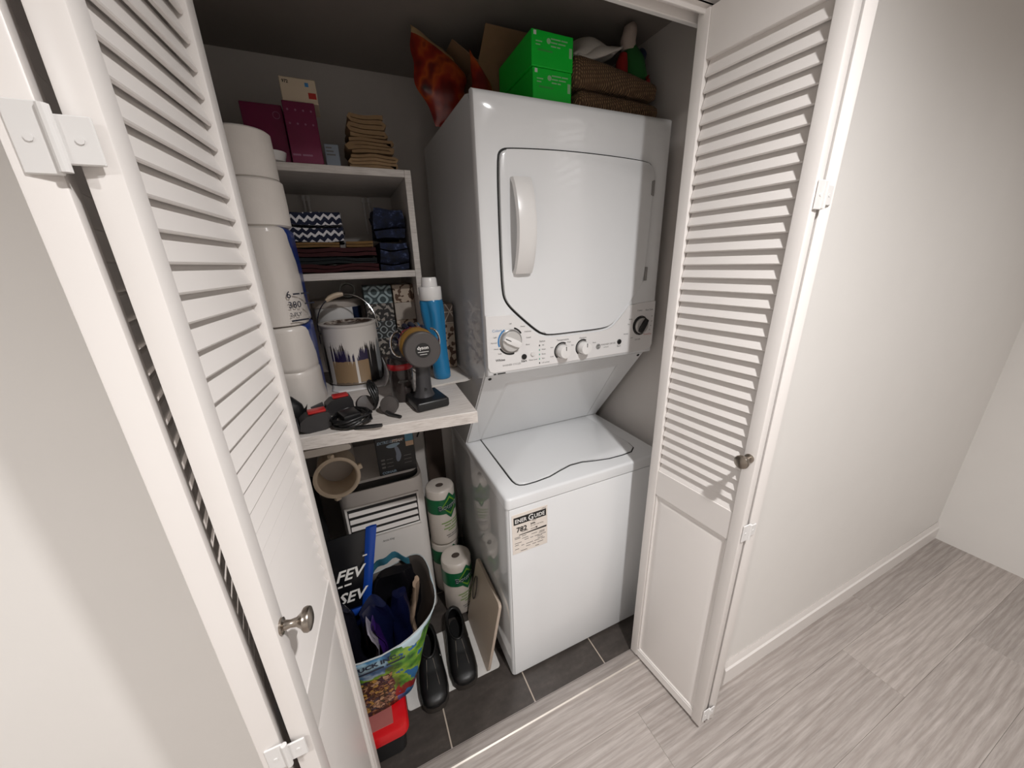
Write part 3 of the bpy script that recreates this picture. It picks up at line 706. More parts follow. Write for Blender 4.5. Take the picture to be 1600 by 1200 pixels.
def folded(x0, x1, y0, y1, z0, z1, n, mat, name, axis='y', seed=0, wob=0.004, loc=None):
    """a cloth folded in n layers: serpentine cross-section (folds at the sides) swept along axis"""
    b = MB(); lt = (z1-z0)/n; th = lt*0.82; path = []
    a0, a1 = (x0, x1) if axis == 'y' else (y0, y1)
    rr = random.Random(seed)
    for k in range(n):
        z = z0 + lt*(k+0.5); l_, r_ = a0 + lt*0.5 + rr.uniform(0, 0.008), a1 - lt*0.5 - rr.uniform(0, 0.010)
        seq = [l_ + (r_-l_)*i/7 for i in range(8)]
        if k % 2: seq = seq[::-1]
        path += [(q, z) for q in seq]
        if k < n-1:
            e = seq[-1]; s = 1 if k % 2 == 0 else -1
            path.append((e + s*lt*0.5, z + lt*0.5))
    m = len(path); up = []; dn = []
    for i in range(m):
        a = path[max(i-1, 0)]; c = path[min(i+1, m-1)]; tx, tz = c[0]-a[0], c[1]-a[1]; L = math.hypot(tx, tz) or 1
        nx, nz = -tz/L*th/2, tx/L*th/2
        up.append((path[i][0]+nx, path[i][1]+nz)); dn.append((path[i][0]-nx, path[i][1]-nz))
    poly = up + dn[::-1]
    w0, w1 = (y0, y1) if axis == 'y' else (x0, x1)
    rings = []
    for j in range(9):
        w = w0 + (w1-w0)*j/8; k = 1.0 if 0 < j < 8 else 0.97
        rings.append([Vector((q[0], w, q[1])) if axis == 'y' else Vector((w, q[0], q[1])) for q in poly])
    b.loft(rings); zmin = z0
    b.wobble(wob, 14, seed)
    for v in b.bm.verts: v.co.z = max(v.co.z, z0 + 0.0005)
    return b.build(name, mat, None, loc=loc or ((x0+x1)/2, (y0+y1)/2, z0), smooth=60)

# on top of the unit
def carton(name, label, x0, x1, y0, y1, z0, z1, mat, bev=0.0015, cat='box', rot=0.0, group=None, lid=True):
    t = thing(name, label, cat, ((x0+x1)/2, (y0+y1)/2, z0), group=group)
    b = MB(); b.box(x0, x1, y0, y1, z0, z1, bev, 1); bo = b.build('carton', mat, t, smooth=0)
    return t, bo
MAG = M('magenta_card', '#6e0f3e', 0.4, var=0.35, vscale=9)
ZU = 1.797
mg, bo = carton('gift_box', 'tall magenta carton with rows of pale icons on the shelf unit', -0.428, -0.349, 0.425, 0.56, ZU, 1.945, MAG)
rr = random.Random(5)
for r_ in range(2):
    for c in range(4):
        x, z = -0.417 + c*0.019, 1.925 - r_*0.032
        b = MB(); b.lathe([(0.0026, 0), (0.0026, 0.0006)], 10, Matrix.Translation((x, 0.425, z)) @ Matrix.Rotation(R(90), 4, 'X')); b.build('icon', M('pale_pink_ink', '#8f5f78', 0.5), bo)
text('~4 5', 0.010, (-0.424, 0.4246, 1.815), M('pale_pink_ink', '#b98aa3'), bo)
mg2, bo2 = carton('gift_box', 'wide magenta carton with a round mark behind the toilet paper', -0.53, -0.432, 0.45, 0.58, ZU, 1.94, MAG)
b = MB(); b.lathe([(0.0075, 0), (0.009, 0), (0.009, 0.0006), (0.0075, 0.0006)], 20, Matrix.Translation((-0.448, 0.45, 1.915)) @ Matrix.Rotation(R(90), 4, 'X'), cap0=False, cap1=False); b.build('round_mark', M('pale_pink_ink', '#b98aa3'), bo2)
ib, bo = carton('ink_carton', 'cream carton with red and blue marks on the magenta carton', -0.424, -0.337, 0.430, 0.53, 1.945, 2.001, M('cream_card', '#c9b9a2', 0.6))
b = MB(); b.box(-0.359, -0.340, 0.4293, 0.4300, 1.956, 1.970, 0.0003, 1); b.build('red_mark', M('red_mark', '#a8261f', 0.5), bo, smooth=0)
b = MB(); b.box(-0.364, -0.355, 0.4293, 0.4300, 1.983, 1.992); b.build('blue_mark', BLUEINK, bo, smooth=0)
text('972', 0.010, (-0.418, 0.4296, 1.987), INK, bo, bold=0.0003)
gb, bo = carton('small_carton', 'slim pale grey blue carton beside the magenta carton', -0.342, -0.303, 0.46, 0.56, ZU, 1.860, M('pale_blue_card', '#8f9aa8', 0.5))
for k in range(3): text('~%d' % (4+k), 0.008, (-0.338, 0.4596, 1.848-0.009*k), GREYINK, bo)
b = MB(); b.lathe([(0.018, 0), (0.030, 0.004), (0.036, 0.022), (0.037, 0.026), (0.034, 0.026), (0.033, 0.022), (0.02, 0.008), (0.0001, 0.006)], 24, Matrix.Translation((-0.478, 0.40+0.045, ZU)))
tag(b.build('bowl', PLASTIC_W, None, loc=(-0.478, 0.445, ZU)), 'small white bowl before the wide magenta carton', 'bowl')
tag(folded(-0.285, -0.135, 0.435, 0.60, ZU, 1.836, 4, BEIGE, 'folded_cloth', seed=1, wob=0.006), 'beige folded cloth at the bottom of the pile on the shelf unit', 'cloth', 'beige cloths on the shelf unit')
tag(folded(-0.280, -0.140, 0.440, 0.60, 1.837, 1.880, 4, BEIGE, 'folded_cloth', seed=2, wob=0.006), 'beige folded cloth in the middle of the pile on the shelf unit', 'cloth', 'beige cloths on the shelf unit')
tag(folded(-0.272, -0.160, 0.445, 0.60, 1.881, 1.940, 5, BEIGE, 'folded_cloth', seed=4, wob=0.007), 'beige rolled cloth on top of the pile on the shelf unit', 'cloth', 'beige cloths on the shelf unit')
# inside the unit
DRED = M('dark_red_cloth', '#351013', 0.95, var=0.3, vscale=30); DGRN = M('dark_green_cloth', '#12181a', 0.95, var=0.3, vscale=30); GOLD = M('gold_cloth', '#6e5330', 0.95, var=0.3, vscale=30)
tag(folded(-0.50, -0.238, 0.435, 0.70, 1.4995, 1.524, 2, DRED, 'folded_cloth', 'x', 5, 0.009), 'dark red folded cloth lying lowest on the inner shelf', 'cloth', 'cloths in the shelf unit')
tag(folded(-0.49, -0.238, 0.440, 0.70, 1.525, 1.547, 2, DGRN, 'folded_cloth', 'x', 6, 0.009), 'blackish green folded cloth between two dark red ones', 'cloth', 'cloths in the shelf unit')
tag(folded(-0.50, -0.238, 0.435, 0.70, 1.548, 1.574, 2, DRED, 'folded_cloth', 'x', 7, 0.009), 'dark red folded cloth under the gold ones on the inner shelf', 'cloth', 'cloths in the shelf unit')
tag(folded(-0.50, -0.345, 0.440, 0.68, 1.575, 1.590, 2, GOLD, 'folded_cloth', 'x', 8, 0.003), 'gold cloth under the zigzag cloth', 'cloth', 'cloths in the shelf unit')
tag(folded(-0.325, -0.245, 0.445, 0.68, 1.575, 1.594, 2, GOLD, 'folded_cloth', 'x', 9, 0.003), 'gold cloth between the zigzag cloth and the navy pile', 'cloth', 'cloths in the shelf unit')
tag(folded(-0.51, -0.330, 0.435, 0.66, 1.591, 1.676, 2, m_zigzag(), 'folded_cloth', 'x', 10, 0.014), 'navy and white zigzag folded cloth in the shelf unit', 'cloth', 'cloths in the shelf unit')
BAT = m_batik()
tag(folded(-0.228, -0.138, 0.440, 0.68, 1.4995, 1.590, 4, BAT, 'folded_cloth', 'x', 11, 0.010), 'navy patterned cloth bundle low beside the side panel', 'cloth', 'cloths in the shelf unit')
tag(folded(-0.230, -0.140, 0.445, 0.68, 1.600, 1.690, 3, BAT, 'folded_cloth', 'x', 12, 0.013), 'crumpled navy patterned cloth on top beside the side panel', 'cloth', 'cloths in the shelf unit')

# ------------------------------------------------------------------ on the long shelf
ZT = 1.1405
TPM = m_tp(); TPW = M('toilet_tissue', '#ddd6cf', 0.85, var=0.04, vscale=30, bump=0.3, bscale=150)
def tp_pack(x, y, z0, rows, label, letters, waist=0.965):
    t = thing('toilet_paper_pack', label, 'toilet paper', (x, y, z0), group='toilet paper packs')
    b = MB(); rings = []; rh = 0.1175; N = 40; rx, ry = 0.062, 0.118
    for r_ in range(rows):
        for s in (0.0, 0.04, 0.12, 0.5, 0.88, 0.96, 1.0):
            if s == 0.0 and r_: continue
            k = (0.93 if (r_ == rows-1 and s == 1.0) else waist) if s in (0.0, 1.0) else ((0.985 + (waist-0.93)*0.2) if s in (0.04, 0.96) else 1.0)
            if s == 0.0 and r_ == 0: k = 0.88
            z = z0 + (r_ + s) * rh
            ring = []
            for i in range(N):
                a = 2*math.pi*i/N; c, s_ = math.cos(a), math.sin(a)
                # two rolls side by side, shrink wrapped
                px = math.copysign(abs(c)**0.75, c) * rx; py = math.copysign(abs(s_)**0.8, s_) * ry
                w_ = 1 - 0.06*math.exp(-(py/0.03)**2)
                ring.append(Vector((x + px*k*w_, y + py*k, z)))
            rings.append(ring)
    b.loft(rings); b.wobble(0.0025, 22, rows); 
    wr = b.build('wrapped_rolls', TPM, t, smooth=60)
    if letters:
        bs = (Vector((0.80, 0.60, 0)).normalized(), Vector((0, 0, 1)))
        p = Vector((x + 0.030, y - 0.122, z0))
        for s, dz, sz in (('6', 0.072, 0.024), ('~4 5', 0.078, 0.0085), ('380', 0.048, 0.022), ('~6', 0.053, 0.0085), ('2-PLY', 0.028, 0.012), ('~10', 0.014, 0.009)):
            xo = {'~4 5': 0.017, '~6': 0.042}.get(s, 0.0)
            text(s, sz, p + bs[0]*xo + Vector((0, 0, dz)), M('dark_blue_ink', '#1c2030', 0.6), wr, bs, bold=0.0002)
    return t
tp_pack(-0.512, 0.285, ZT, 2, 'wrapped toilet paper pack standing lowest on the shelf', False)
tp_pack(-0.514, 0.285, ZT + 0.2352, 2, 'wrapped toilet paper pack with blue print and black numbers', True, 0.995)
def tp_roll(x, y, z, label):
    t = thing('toilet_roll', label, 'toilet roll', (x, y, z), group='loose toilet rolls')
    b = MB(); b.lathe([(0.020, 0.0), (0.056, 0.0), (0.061, 0.004), (0.062, 0.05), (0.061, 0.098), (0.056, 0.102), (0.020, 0.102)], 36, Matrix.Translation((x, y, z)), cap0=False, cap1=False)
    b.build('paper', TPW, t); b = MB(); b.lathe([(0.0205, 0.0), (0.0205, 0.102), (0.019, 0.102), (0.019, 0.0)], 20, Matrix.Translation((x, y, z)), cap0=False, cap1=False); b.build('core', CARD, t)
tp_roll(-0.510, 0.245, ZT + 0.4712, 'loose white toilet roll lying on the wrapped pack'); tp_roll(-0.516, 0.255, ZT + 0.5735, 'topmost loose white toilet roll of the stack')

# white tray-like sheet under the paint can, right end curling up
b = MB()
def sheet(u, v):
    x = -0.440 + 0.195*u; y = 0.315 + 0.18*v
    z = ZT + 0.002 + 0.004*math.sin(u*5) * v
    if u > 0.80:
        k = (u-0.80)/0.20; z += 0.060*k**1.3; x -= 0.024*k*k
    if u < 0.12: y += (0.12-u)*0.25
    return Vector((x, y, z))
b.grid(sheet, 26, 10)
tag(b.build('foam_sheet', PLASTIC_W, None, loc=(-0.37, 0.43, ZT), solid=0.003, smooth=60), 'curled white foam sheet under the paint can', 'sheet')

ZC0 = ZT + 0.0075
pc = thing('paint_can', 'dripped-on metal paint can with white paint and wire handle', 'paint can', (-0.361, 0.445, ZC0))
T_ = Matrix.Translation((-0.361, 0.445, ZC0)); cr = 0.086
b = MB(); b.lathe([(cr-0.004, 0.0), (cr+0.0015, 0.0), (cr+0.002, 0.003), (cr, 0.006), (cr, 0.186), (cr+0.0025, 0.189), (cr+0.003, 0.194), (cr, 0.196), (cr-0.010, 0.196), (cr-0.011, 0.190)], 48, T_, cap1=False); b.build('can_body', m_can(), pc)
b = MB(); b.lathe([(cr-0.0115, 0.186), (cr-0.013, 0.195), (cr-0.020, 0.192), (cr-0.024, 0.187), (0.0001, 0.187)], 40, T_); b.build('lid', m_blot('crusted_paint_lid', '#4a3a30', '#8d8076', 60, 0.5, '#b9b0a7'), pc)
bail = [Vector((-0.361 + (cr+0.006)*math.cos(math.pi*i/20)*-1, 0.445 + 0.03*math.sin(math.pi*i/20), ZC0 + 0.165 + 0.118*math.sin(math.pi*i/20)**0.8)) for i in range(21)]
bail[0].z -= 0.035
b = MB(); b.tube(bail, 0.0018, 6); hb = b.build('wire_handle', CHROME, pc)
b = MB(); b.tube(bail[6:11], [0.006, 0.0085, 0.009, 0.0085, 0.006], 8); b.build('handle_grip', M('grip_plastic', '#c6b29a', 0.5), hb)
for s in (-1, 1):
    b = MB(); b.cyl((-0.361 + s*(cr-0.001), 0.445, ZC0+0.165), (-0.361 + s*(cr+0.007), 0.445, ZC0+0.165), 0.008, 0.005, 12); b.build('handle_ear', CHROME, pc)

# tub, tape ring and cup behind the can
tb = thing('plastic_tub', 'white round plastic tub behind the paint can', 'tub', (-0.388, 0.640, ZT)); T_ = Matrix.Translation((-0.388, 0.640, ZT))
b = MB(); b.lathe([(0.074, 0), (0.080, 0.004), (0.083, 0.243), (0.0, 0.243)], 36, T_); b.build('body', PLASTIC_W, tb)
b = MB(); b.lathe([(0.086, 0.240), (0.087, 0.260), (0.082, 0.266), (0.0001, 0.267)], 36, T_); b.build('lid', M('tub_lid', '#bdb4ac', 0.45), tb)
b = MB(); b.grid(lambda u, v: Vector((-0.388 + 0.0845*math.sin(0.62+0.55*u), 0.640 - 0.0845*math.cos(0.62+0.55*u), ZT + 0.14 + 0.098*v)), 8, 2); b.build('label', M('navy_label', '#1c2745', 0.5), tb, smooth=60)
b = MB(); Mx = Matrix.Translation((-0.345, 0.610, ZT + 0.267 + 0.027)) @ Matrix.Rotation(R(80), 4, 'X'); b.lathe([(0.022, -0.012), (0.027, -0.012), (0.027, 0.012), (0.022, 0.012), (0.022, -0.012)], 32, Mx, cap0=False, cap1=False)
tag(b.build('tape_roll', M('grey_tape', '#7e7f78', 0.4), None, loc=(-0.345, 0.610, ZT+0.267)), 'grey tape roll standing on the white tub', 'tape')
b2 = MB(); b2.lathe([(0.026, 0), (0.028, 0.004), (0.029, 0.236), (0.026, 0.240), (0.0001, 0.240)], 24, Matrix.Translation((-0.505, 0.60, ZT)))
jar = thing('glass_jar', 'tall dark jar with a white stopper behind the toilet paper', 'jar', (-0.505, 0.60, ZT)); b2.build('jar_body', M('dark_jar', '#2b2624', 0.2), jar)
b = MB(); b.lathe([(0.018, 0.240), (0.021, 0.243), (0.023, 0.300), (0.020, 0.306), (0.0001, 0.307)], 20, Matrix.Translation((-0.495, 0.60, ZT))); b.build('stopper', M('stopper_cream', '#b7a996', 0.5), jar)

# tissue boxes: three stacks
LAT = m_lattice('teal_lattice_print', '#2b3c40', '#8fa0a3', 40, 0.45); DAM = m_blot('damask_print', '#221f1e', '#958e86', 75, 0.53); HEXP = m_lattice('hexagon_print', '#26292b', '#8c9293', 52, 0.36)
LEAF = m_blot('leaf_print', '#4e3421', '#b0a08f', 58, 0.45); PLAINW = M('plain_marbled_print', '#a89e94', 0.55, var=0.25, vscale=24); TRI = m_tri(); DARKP = m_blot('dark_floral_print', '#2a211e', '#5a4d45', 36, 0.55)
def tissue(x0, x1, y0, y1, z0, z1, mat, label, front=True):
    t, bo = carton('tissue_box', label, x0, x1, y0, y1, z0, z1, mat, 0.001, 'tissue box', group='tissue boxes on the shelf')
    b = MB(); cxx, cyy = (x0+x1)/2, (y0+y1)/2; b.lathe([(0.030, 0), (0.030, 0.0006)], 20, Matrix.Translation((cxx, cyy, z1-0.0004)), 1.0, 0.7); b.build('opening_film', WHITEINK, bo)
h = 0.0615; c1 = (-0.296, -0.203, 0.505, 0.615)
for k, (m, l) in enumerate(((DARKP, 'dark floral tissue box at the bottom of the left stack'), (DAM, 'dark damask tissue box low in the left stack'), (HEXP, 'dark hexagon patterned tissue box in the left stack'), (DAM, 'black and white damask tissue box under the teal one'), (LAT, 'teal lattice tissue box on top of the left stack'))):
    tissue(c1[0], c1[1], c1[2], c1[3], ZT + k*(h+0.0006), ZT + k*(h+0.0006) + h, m, l)
c2 = (-0.199, -0.128, 0.495, 0.605)
for k, (m, l) in enumerate(((DARKP, 'dark floral tissue box at the bottom of the middle stack'), (PLAINW, 'pale marbled tissue box low in the middle stack'), (LEAF, 'brown leaf tissue box in the middle of the middle stack'), (PLAINW, 'pale marbled tissue box under the leaf box'), (LEAF, 'brown leaf tissue box on top of the middle stack'))):
    tissue(c2[0], c2[1], c2[2], c2[3], ZT + k*(h+0.0006), ZT + k*(h+0.0006) + h, m, l)
PZ = ZT + 0.006
tissue(-0.100, -0.012, 0.405, 0.515, PZ, PZ + 0.165, LEAF, 'tall brown leaf tissue box behind the blue bottle')
tissue(-0.100, -0.012, 0.405, 0.515, PZ + 0.1656, PZ + 0.235, TRI, 'brown triangle patterned tissue box beside the dryer')

# loose sheets under the bottle
for k, (dx, dy, rz) in enumerate(((0, 0, 0.05), (0.004, -0.003, -0.03), (-0.003, 0.003, 0.10))):
    b = MB(); cx_, cy_ = -0.085+dx, 0.345+dy
    pts = [(-0.07, -0.115), (0.050, -0.110), (0.074, -0.098), (0.072, 0.165), (-0.07, 0.16)]
    c, s_ = math.cos(rz), math.sin(rz)
    b.prism([(cx_ + x*c - y*s_, cy_ + x*s_ + y*c) for x, y in pts], XY, ZT + 0.0019*k, ZT + 0.0019*k + 0.0016)
    tag(b.build('paper_sheet', PAPER, None, loc=(cx_, cy_, ZT + 0.0019*k), smooth=0), ['bottom loose white sheet under the blue bottle', 'middle loose white sheet under the blue bottle', 'top loose white sheet under the blue bottle'][k], 'paper', 'loose sheets under the bottle')
# blue bottle with white cap
bt = thing('detergent_bottle', 'tall blue plastic bottle with a white cap', 'bottle', (-0.108, 0.300, PZ)); T_ = Matrix.Translation((-0.108, 0.300, PZ))
BLUE = M('blue_bottle_plastic', '#2479aa', 0.25, var=0.08)
b = MB(); pr = [(0.024, 0.0), (0.0275, 0.004), (0.0285, 0.02), (0.0285, 0.07), (0.029, 0.11), (0.0325, 0.16), (0.0362, 0.20), (0.0375, 0.225), (0.0370, 0.255), (0.034, 0.265), (0.030, 0.270)]
b.lathe(pr, 32, T_)
for v in b.bm.verts:                                  # waisted grip facets on the upper body
    zz = v.co.z - PZ; a = math.atan2(v.co.y-0.300, v.co.x+0.108); k = math.exp(-((zz-0.215)/0.05)**2)*math.exp(-((a+2.3)/0.35)**2)*0.012 + math.exp(-((zz-0.205)/0.05)**2)*math.exp(-((a+0.7)/0.35)**2)*0.008
    d = Vector((v.co.x+0.108, v.co.y-0.300, 0)); v.co -= d.normalized()*k if d.length > 1e-6 else Vector((0, 0, 0))
    v.co.x += (0.27-zz)*0.055
b.build('bottle_body', BLUE, bt, smooth=60)
b = MB(); b.lathe([(0.034, 0.262), (0.0355, 0.264), (0.0355, 0.300), (0.034, 0.303), (0.025, 0.303), (0.0235, 0.327), (0.021, 0.331), (0.0001, 0.331)], 32, T_); b.build('cap', PLASTIC_W, bt, smooth=40)

# ------------------------------------------------------------------ hand vacuum standing on its battery
GUN = M('gunmetal_plastic', '#3a393b', 0.35, 0.2, var=0.1); DISC = M('grey_disc', '#4d4948', 0.4, 0.2, var=0.05); REDP = M('red_plastic', '#a11a22', 0.3); GOLDP = M('gold_plastic', '#86652f', 0.3, 0.4); BLUEP = M('dark_blue_metal', '#151d3d', 0.3, 0.5)
vc = thing('hand_vacuum', 'grey cordless hand vacuum standing on its battery foot', 'vacuum', (-0.19, 0.10, ZT))
Mb = Matrix.Translation((-0.190, 0.100, ZT)) @ Matrix.Rotation(R(8), 4, 'Z')
b = MB(); b.box(-0.046, 0.046, -0.062, 0.050, 0.0, 0.027, 0.007, 3, Mx=Mb); bf = b.build('battery_foot', BLACK, vc, smooth=40)
b = MB(); b.lathe([(0.030, 0.026), (0.026, 0.034), (0.022, 0.045), (0.019, 0.10), (0.021, 0.135)], 24, Mb @ Matrix.Translation((-0.006, -0.004, 0)) @ Matrix.Rotation(R(2), 4, 'Y'), 1.0, 0.9); b.build('handle', GUN, vc, smooth=50)
b = MB(); b.cyl(Mb @ Vector((-0.006, -0.026, 0.050)), Mb @ Vector((-0.006, -0.021, 0.050)), 0.004, seg=10); b.build('release_button', BLACK, vc)
Dc = Vector((-0.192, 0.060, 1.304)); ax = Vector((0.03, -1.0, 0.04)).normalized(); Md = Matrix.Translation(Dc) @ ax.to_track_quat('Z', 'Y').to_matrix().to_4x4()
b = MB(); b.lathe([(0.040, -0.030), (0.047, -0.022), (0.0485, 0.0), (0.047, 0.005), (0.044, 0.007), (0.0001, 0.007)], 40, Md); mo = b.build('filter_cover', DISC, vc, smooth=30)
b = MB(); b.lathe([(0.0195, 0.0068), (0.0195, 0.0078), (0.0001, 0.0078)], 28, Md); em = b.build('round_badge', INK, mo)
rgt = Vector((1, 0, 0)); rgt = (rgt - ax*rgt.dot(ax)).normalized(); upv = ax.cross(rgt)
if upv.z < 0: upv = -upv
text('dyson', 0.0125, Dc + ax*0.0083 + upv*0.003, WHITEINK, em, (rgt, upv), align='CENTER', bold=0.0002)
for dz in (-0.004, -0.0105):
    b = MB(); c0 = Dc + ax*0.0080 + upv*dz; l_ = 0.014 if dz > -0.006 else 0.009
    b.prism([(-l_, -0.0006), (l_, -0.0006), (l_, 0.0006), (-l_, 0.0006)], lambda u, v, w: c0 + rgt*u + upv*v + ax*w, 0, 0.0004); b.build('badge_line', WHITEINK, em, smooth=0)
Md2 = Matrix.Translation(upv*0.009 - rgt*0.005) @ Md
b = MB(); b.lathe([(0.044, -0.050), (0.0475, -0.045), (0.0475, -0.028), (0.043, -0.024)], 36, Md2); b.build('gold_ring', GOLDP, vc, smooth=30)
b = MB(); b.lathe([(0.030, -0.105), (0.042, -0.095), (0.046, -0.070), (0.045, -0.045)], 36, Md2); b.build('cyclone_body', REDP, vc, smooth=30)
for k in range(9):
    a = R(10 + 20*k); p0_ = Md2 @ Vector((0.044*math.cos(a), 0.044*math.sin(a), -0.062)); p1_ = Md2 @ Vector((0.048*math.cos(a), 0.048*math.sin(a), -0.104))
    b = MB(); b.cyl(p0_, p1_, 0.0055, 0.0085, 10); b.build('cyclone_cone', BLUEP if k % 3 else CHROME, vc)
for s in (-1, 1):
    b = MB(); pts = [Md2 @ Vector((s*(0.044 + 0.022*math.sin(math.pi*i/10)), 0.004 + 0.034*math.cos(math.pi*i/10), -0.056)) for i in range(11)]; b.tube(pts, 0.003, 8); b.build('trim_loop', CHROME, vc)
b = MB(); b.lathe([(0.030, 0.0), (0.0325, 0.004), (0.0335, 0.085), (0.034, 0.125), (0.030, 0.130)], 32, Matrix.Translation((-0.243, 0.165, ZT))); b.build('dust_bin', m_glass('smoked_bin', '#6a5f5c', 0.08, 0.75), vc, smooth=40)
b = MB(); b.lathe([(0.034, 0.096), (0.0355, 0.099), (0.0355, 0.110), (0.034, 0.113)], 32, Matrix.Translation((-0.243, 0.165, ZT)), cap0=False, cap1=False); b.build('bin_band', REDP, vc, smooth=30)
b = MB(); b.lathe([(0.022, 0.004), (0.024, 0.06), (0.016, 0.09), (0.016, 0.125)], 20, Matrix.Translation((-0.243, 0.165, ZT))); b.build('bin_core', GUN, vc)
b = MB(); b.tube([(-0.243, 0.165, ZT+0.13), (-0.225, 0.135, ZT+0.15), (-0.205, 0.105, ZT+0.155)], [0.026, 0.030, 0.034], 16); b.build('neck', GUN, vc, smooth=50)
text('dyson', 0.012, (-0.258, 0.1288, ZT+0.062), GREYINK, vc)

# vacuum attachments and charger cable
def brush_tool(px, py, rot, ln, label):
    t = thing('crevice_tool', label, 'vacuum tool', (px, py, ZT), rot, 'vacuum tools on the shelf')
    b = MB(); b.prism(chaikin([(-0.036, 0.0), (0.036, 0.0), (0.036, 0.040), (0.022, 0.046), (-0.030, 0.040)], 1), XZ, -0.020, 0.020, 0.0); b.build('tool_head', M('dark_grey_tool', '#2d2b2c', 0.45, var=0.1), t, local=True, smooth=40)
    b = MB(); b.box(-0.012, 0.028, -0.014, 0.014, 0.043, 0.050, 0.003, 2); b.build('red_latch', M('red_latch', '#b0201f', 0.3), t, local=True)
    b = MB(); b.tube([(-0.034, 0, 0.021), (-0.034-ln*0.5, 0, 0.019), (-0.034-ln, 0, 0.017)], [0.017, 0.015, 0.013], 16); b.build('tube_end', GUN, t, local=True)
    return t
brush_tool(-0.470, 0.058, R(10), 0.040, 'dark vacuum tool with red latch at the front of the shelf')
brush_tool(-0.418, 0.150, R(9), 0.030, 'dark vacuum tool with red latch behind the front one')
br = thing('brush_head', 'black domed brush tool leaning on the toilet paper', 'brush', (-0.543, 0.125, ZT), 0.0)
b = MB(); b.lathe([(0.050, 0.0), (0.054, 0.012), (0.048, 0.045), (0.030, 0.068), (0.012, 0.076), (0.0001, 0.077)], 28, Matrix.Translation((-0.546, 0.128, ZT)), 1.0, 0.55); b.build('brush_dome', BLACK, br, smooth=50)
b = MB(); b.prism([(-0.510, ZT), (-0.490, ZT+0.030), (-0.486, ZT+0.046), (-0.494, ZT+0.036), (-0.520, ZT+0.012)], XZ, 0.112, 0.124); b.build('brush_flap', BLACK, br, smooth=0)
cb = thing('charger', 'black charger with coiled cable lying on the shelf', 'charger', (-0.36, 0.07, ZT))
b = MB(); b.box(-0.022, 0.022, -0.028, 0.028, 0.0, 0.026, 0.006, 2, Mx=Matrix.Translation((-0.392, 0.055, ZT+0.006)) @ Matrix.Rotation(R(18), 4, 'Z')); b.build('adapter', BLACK, cb)
rr = random.Random(11); pts = []
for i in range(90):
    a = i*2*math.pi/18 ; k = i/90
    pts.append((-0.388 + (0.043 + 0.006*math.sin(i*1.3))*math.cos(a), 0.052 + (0.046 + 0.005*math.cos(i*0.9))*math.sin(a), ZT + 0.005 + 0.011*abs(math.sin(i*0.27)) + 0.010*k))
b = MB(); b.tube(pts, 0.0032, 6); b.build('cable_coil', BLACK, cb, smooth=60)
pts = []
for i in range(76):
    a = i*2*math.pi/19; k = i/76
    pts.append((-0.327 + 0.006*math.sin(i*0.7) + 0.012*(k-0.5), 0.128 + 0.034*math.cos(a), ZT + 0.043 + (0.036 + 0.003*math.sin(i*1.1))*math.sin(a)))
b = MB(); b.tube(pts, 0.0034, 6); b.build('cable_bundle', BLACK, cb, smooth=60)
for cx_, cy_, rz in ((-0.351, 0.112, 18), (-0.292, 0.075, -24)):
    b = MB(); b.lathe([(0.023, -0.008), (0.0245, 0), (0.023, 0.008), (0.0001, 0.010)], 26, Matrix.Translation((cx_, cy_, ZT+0.0235)) @ Matrix.Rotation(R(rz), 4, 'Z') @ Matrix.Rotation(R(72), 4, 'X')); b.build('plug_puck', M('plug_grey', '#4b4644', 0.4, var=0.05), cb, smooth=30)
b = MB(); b.prism(chaikin([(-0.385, 0.004), (-0.325, -0.010), (-0.318, -0.002), (-0.382, 0.012)], 1), XY, ZT, ZT+0.007, 0.0); b.build('flat_nozzle', BLACK, cb)
b = MB(); b.tube([(-0.315, 0.100, ZT+0.012), (-0.295, 0.050, ZT+0.006), (-0.272, 0.022, ZT+0.005)], [0.004, 0.005, 0.004], 6); b.build('cable_end', BLACK, cb)

# ------------------------------------------------------------------ under the shelf
ACW = M('ac_white', '#e0dbd7', 0.35, var=0.02)
ac = thing('portable_air_conditioner', 'white portable air conditioner with black top grille and louvres', 'air conditioner', (-0.345, 0.58, 0))
X0, X1, Y0, Y1, ZA = -0.500, -0.188, 0.405, 0.775, 0.735
b = MB(); r1 = rrect(X0, X1, Y0, Y1, 0.045, 6); b.loft([[Vector((x, y, z)) for x, y in r1] for z in (0.030, 0.40, 0.700)] + [[Vector((x*0.992 + 0.008*(X0+X1)/2, y, 0.722)) for x, y in r1]], True, True); b.build('body', ACW, ac, smooth=40)
r2 = rrect(X0+0.012, X1-0.012, Y0+0.004, Y1-0.010, 0.050, 6)
b = MB(); b.loft([[Vector((x, y, z)) for x, y in r2] for z in (0.715, 0.7245)], True, True); b.build('black_display_strip', BLACK, ac, smooth=40)
r3 = rrect(X0+0.012, X1-0.012, Y0+0.050, Y1-0.012, 0.030, 6)
b = MB(); b.loft([[Vector((x, y, z)) for x, y in r3] for z in (0.722, 0.732, ZA)], True, True); b.build('top_panel', ACW, ac, smooth=40)
